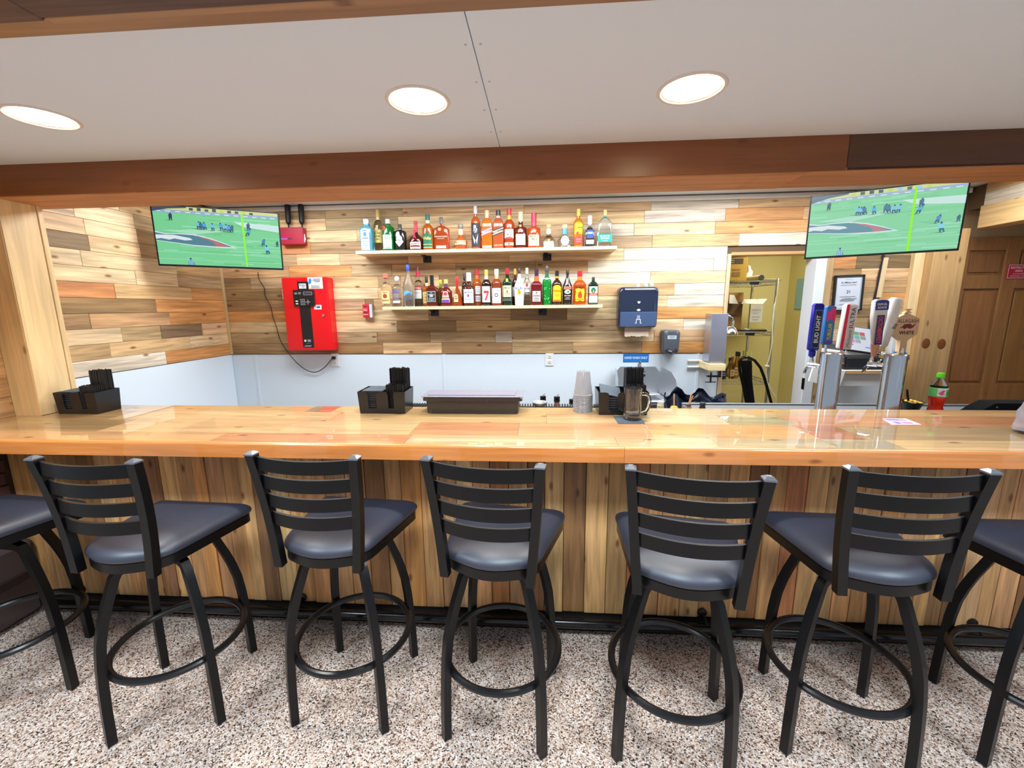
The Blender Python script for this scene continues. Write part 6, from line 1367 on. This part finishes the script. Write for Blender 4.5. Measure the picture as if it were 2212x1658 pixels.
for i, (zz, lb) in enumerate(((zs[0] + .006, 'lower yellow brown carton on top of the wire rack'), (zs[0] + .006 + .219, 'upper yellow brown carton, just under the doorway head'))):
    x1 = P(1615, 570, 'Y', 4.14).x; x0 = x1 - .30
    t = thing('carton', lb, 'carton', ((x0 + x1) / 2, 4.3, zz), 'cartons on the wire rack'); g = ((x0 + x1) / 2, 4.3, zz)
    MB().bx((x0, 4.14, zz), (x1, 4.46, zz + .205), .003).build('box_body', YCARD, t, origin=g)
    MB().box((0, 0, 0), (.14, .31, .003), Matrix.Translation((x1 - .075, 4.3, zz + .2085)) @ Matrix.Rotation(R(1.5 if i else -3), 4, 'Y')).build('flap', YCARD, t, origin=g)
    p = Print(); p.rect(-.15, .06 - .01, .11, .10, (70, 56, 44)).text('FULL BODIED', -.02, .084, .012, (222, 206, 150), fit=.2).text('COFFEE FILTERS', -.02, .064, .010, (222, 206, 150), fit=.2).rect(.02, -.06, .09, -.02, (140, 104, 40)).rect(.02, -.005, .09, .01, (156, 118, 44))
    p.poly([(-.09, .0), (-.07, -.03), (-.05, .0), (-.055, -.05), (-.085, -.05)], (110, 80, 30)); p.build('carton_print', t, ((x0 + x1) / 2, 4.14, zz + .10), (1, 0, 0), (0, 0, 1), (0, -1, 0), origin=g)
zz = zs[0] + .0055
a, b_ = P(1617, 594, 'Y', 4.30), P(1641, 601, 'Y', 4.16)
t = thing('film_roll', 'long pale roll with dark open end on the wire rack', 'roll', (b_.x, 4.2, zz)); g = (b_.x, 4.2, zz)
d_ = Vector((b_.x + .0, 4.13, zz + .026)); e_ = Vector((a.x + .012, 4.36, zz + .026))
MB().tube([d_, e_], .025, 14).build('roll_body', mat('roll_white', (206, 206, 190), .5), t, origin=g)
dr = (d_ - e_).normalized(); MB().tube([d_ - dr * .002, d_ + dr * .003], [.026, .026], 14).build('dark_end', mat('roll_dark', (40, 40, 38), .5), t, origin=g)
q = P(1632, 588, 'Y', 4.36)
o = crumple(lambda u, v: (q.x - .03 + .046 * (1 - .6 * v) * math.cos(2 * PI * u), 4.43 + .045 * (1 - .6 * v) * math.sin(2 * PI * u), zz + .012 + .145 * v), 20, 12, .016, 12).build('white_bag', mat('white_film_bag', (222, 226, 214), .4))
tag(o, 'crumpled white plastic bag beside the cartons on the rack', 'bag')
q = P(1664, 604, 'Y', 4.43)
t = thing('paper_plates', 'low white pile of paper plates at the rack corner', 'plates', (q.x, 4.43, zz)); MB().lathe([(.05, 0), (.07, .006), (.094, .02), (.096, .024), (.08, .026), (.02, .03)], (0, 0, 0), 28).build('plates', mat('plate_white', (214, 214, 208), .6), t)
# second tier: open carton with a white sheet, black tray
zz = zs[1] + .0055
x1 = P(1624, 670, 'Y', 4.15).x
t = thing('open_carton', 'open brown carton with white flaps on the middle rack tier', 'carton', (x1 - .17, 4.3, zz)); g = (x1 - .17, 4.3, zz)
MB().bx((x1 - .36, 4.34, zz), (x1 + .0, 4.345, zz + .36)).bx((x1 - .36, 4.5, zz), (x1, 4.505, zz + .36)).bx((x1 - .005, 4.345, zz), (x1, 4.5, zz + .26)).bx((x1 - .36, 4.345, zz), (x1, 4.5, zz + .004)).build('carton_body', CARD, t, origin=g, smooth=0)
MB().prism([(x1 - .36, zz + .15), (x1 - .02, zz + .15), (x1 - .02, zz + .27), (x1 - .36, zz + .28)], (0, 4.30, 0), (1, 0, 0), (0, 0, 1), (0, 1, 0), .004).build('front_side', mat('dark_brown_cardboard', (120, 92, 56), .8), t, origin=g, smooth=0)
wf = mat('white_card_flap', (206, 202, 190), .7)
fl = [P(x, y, 'Y', yy) for x, y, yy in ((1601, 655, 4.24), (1608, 646, 4.34), (1657, 645, 4.34), (1648, 656, 4.24))]
MB().add([v - Vector((0, 0, 0)) for v in fl] + [v + Vector((0, .0, -.004)) for v in fl], [(0, 1, 2, 3), (7, 6, 5, 4), (0, 4, 5, 1), (1, 5, 6, 2), (2, 6, 7, 3), (3, 7, 4, 0)]).build('top_flap', wf, t, origin=g, smooth=0)
q0, q1 = P(1622, 658, 'Y', 4.24), P(1645, 695, 'Y', 4.24)
MB().bx((q0.x, 4.238, q1.z), (q1.x, 4.242, q0.z)).build('hanging_sheet', wf, t, origin=g, smooth=0)
p = Print(); p.text('WHITE', 0, .03, .022, (150, 146, 136), fit=.08).lines(-.04, .04, (-.0, -.035, -.06), .006, (176, 172, 160)); p.build('sheet_print', t, ((q0.x + q1.x) / 2, 4.238, (q0.z + q1.z) / 2), (1, 0, 0), (0, 0, 1), (0, -1, 0), origin=g)
lf = [P(x, y, 'Y', yy) for x, y, yy in ((1575, 655, 4.25), (1595, 656, 4.25), (1586, 637, 4.3), (1576, 636, 4.3))]
MB().add(lf + [v + Vector((0, .004, 0)) for v in lf], [(0, 1, 2, 3), (7, 6, 5, 4), (0, 4, 5, 1), (1, 5, 6, 2), (2, 6, 7, 3), (3, 7, 4, 0)]).build('left_flap', wf, t, origin=g, smooth=0)
tq = [P(x, y, 'Y', yy) for x, y, yy in ((1582, 695, 4.36), (1646, 695, 4.36), (1657, 715, 4.105), (1572, 715, 4.105))]
t = thing('black_tray', 'flat black tray with scraps on it on the middle rack tier', 'tray', (1.9, 4.2, zz)); g = (1.9, 4.2, zz)
MB().prism([(tq[0].x, 4.29), (tq[1].x, 4.29), (tq[2].x, 4.11), (tq[3].x, 4.11)], (0, 0, zz + .0005), (1, 0, 0), (0, 1, 0), (0, 0, 1), .012).build('tray_body', mat('tray_black', (16, 15, 15), .3), t, origin=g, smooth=0)
q = P(1616, 706, 'Z', zz + .02)
sc1 = MB().box((0, 0, 0), (.05, .035, .004), Matrix.Translation((P(1614, 703, 'Y', 4.2).x, 4.21, zz + .0165)) @ Matrix.Rotation(.6, 4, 'Z') @ Matrix.Rotation(.1, 4, 'X')).build('paper_scrap', wf); tag(sc1, 'white paper scrap lying on the black tray', 'scrap')
# third tier: little bottles
zz = zs[2] + .0055
bt_ = [(1563, 775, 4.17, (60, 80, 84), (40, 44, 44), 'dark small bottle with black label nearest the doorway edge'), (1577, 772, 4.30, (120, 110, 90), (60, 50, 40), 'small clear bottle behind the dark one on the rack'), (1583, 770, 4.2, (206, 170, 90), (150, 70, 40), 'first of the amber flask bottles on the low rack tier'), (1592, 759, 4.22, (200, 160, 90), (30, 30, 32), 'black capped flask bottle left of the chair back'), (1597, 760, 4.32, (196, 150, 80), (34, 34, 34), 'black capped flask bottle farther back on rack'), (1607, 757, 4.36, (206, 206, 130), (214, 214, 130), 'first of three yellow capped bottles on the rack'), (1614, 759, 4.26, (206, 206, 140), (214, 214, 130), 'middle one of three yellow capped bottles on the rack'), (1623, 761, 4.17, (200, 200, 130), (214, 214, 130), 'last of three yellow capped bottles, right of the chair top'), (1618, 769, 4.15, (60, 40, 26), (24, 24, 24), 'dark bottle with black cap showing inside the chair hoop')]
for px, py, yy, c, cc, lb in bt_:
    q = P(px, py, 'Y', yy); h = max(.09, q.z - zz); r = (.019 if px > 1600 else .024) if px != 1563 else .034
    t = thing('rack_bottle', lb, 'bottle', (q.x, yy, zz), 'small bottles on the wire rack')
    MB().lathe([(r * .9, 0), (r, .004), (r, h * .5), (r * .5, h * .66), (r * .38, h * .84)], (0, 0, 0), 16).build('bottle_body', glass('rackglass_%d_%d' % (c[0], c[2]), c, .08), t)
    MB().lathe([(r * .5, h * .83), (r * .5, h)], (0, 0, 0), 14).build('cap', mat('rackcap_%d_%d' % (cc[0], cc[2]), cc, .4), t)
    p = Print(); p.strip = .01; p.rect(-r * .9, h * .12, r * .9, h * .42, (30, 40, 52) if px == 1563 else (206, 170, 120)); p.lines(-r * .6, r * .6, (h * .2, h * .3), h * .03, (160, 170, 180) if px == 1563 else (120, 80, 50)); p.build('label', t, (0, -r, 0), (1, 0, 0), (0, 0, 1), (0, -1, 0), wrap=r)
# cafe chair, cable, paper on the wall
CH = mat('gunmetal_black', (24, 25, 27), .22, .5)
t = thing('metal_chair', 'black metal cafe chair with a hooped back in the doorway', 'chair', (1.87, 3.9, 0)); g = (1.87, 3.9, 0)
hp = [P(x, y, 'Y', 3.86) for x, y in ((1614, 880), (1605, 830), (1598, 800), (1597, 781), (1604, 772), (1616, 771), (1630, 778), (1643, 794), (1652, 818), (1660, 848), (1669, 880))]
low0, low1 = hp[0].copy(), hp[-1].copy(); low0.z = low1.z = .46
MB().tube([low0] + hp + [low1], .0125, 10).build('back_hoop', CH, t, origin=g, smooth=60)
spl = [P(x, y, 'Y', 3.862) for x, y in ((1600, 779), (1624, 778), (1625, 822), (1631, 872), (1633, 885), (1613, 885), (1609, 850), (1604, 810))]
MB().prism([(v.x, v.z) for v in spl], (0, 3.862, 0), (1, 0, 0), (0, 0, 1), (0, 1, 0), .005).build('back_splat', CH, t, origin=g)
xm = (low0.x + low1.x) / 2; MB().box((xm, 4.0, .45), (.34, .05, .02)).bx((xm - .18, 3.87, .445), (xm + .18, 4.06, .462), .008).build('seat', CH, t, origin=g)
for sx in (-1, 1):
    for yy, dy in ((3.875, -.05), (4.05, .0)): MB().tube([(xm + sx * .16, yy, .445), (xm + sx * .19, yy + dy, .005)], [.014, .01], 8).build('leg', CH, t, origin=g)
cb = [P(x, y, 'Y', 4.06) for x, y in ((1672, 655), (1668, 700), (1668, 740), (1661, 775), (1656, 790), (1655, 805), (1657, 825), (1665, 842), (1675, 858), (1676, 872), (1672, 890))]
cbl = MB().tube(cb, .006, 8).build('white_cable', mat('cable_white', (226, 220, 190), .5)); tag(cbl, 'white cable hanging down the rack post in the store room', 'cable')
MB().bx((cb[4].x - .02, 4.045, cb[4].z - .01), (cb[4].x + .02, 4.075, cb[4].z + .006), .002).build('cable_tie', MATS['cable_white'], cbl)
q0, q1 = P(1742, 600, 'X', 2.697), P(1731, 667, 'X', 2.697)
o = MB().bx((2.693, q1.y - .14, q1.z), (2.699, q1.y + .12, q0.z)).build('blue_notice', mat('pale_blue_paper', (140, 186, 190), .6)); tag(o, 'pale blue sheet on the yellow wall inside the doorway', 'notice')
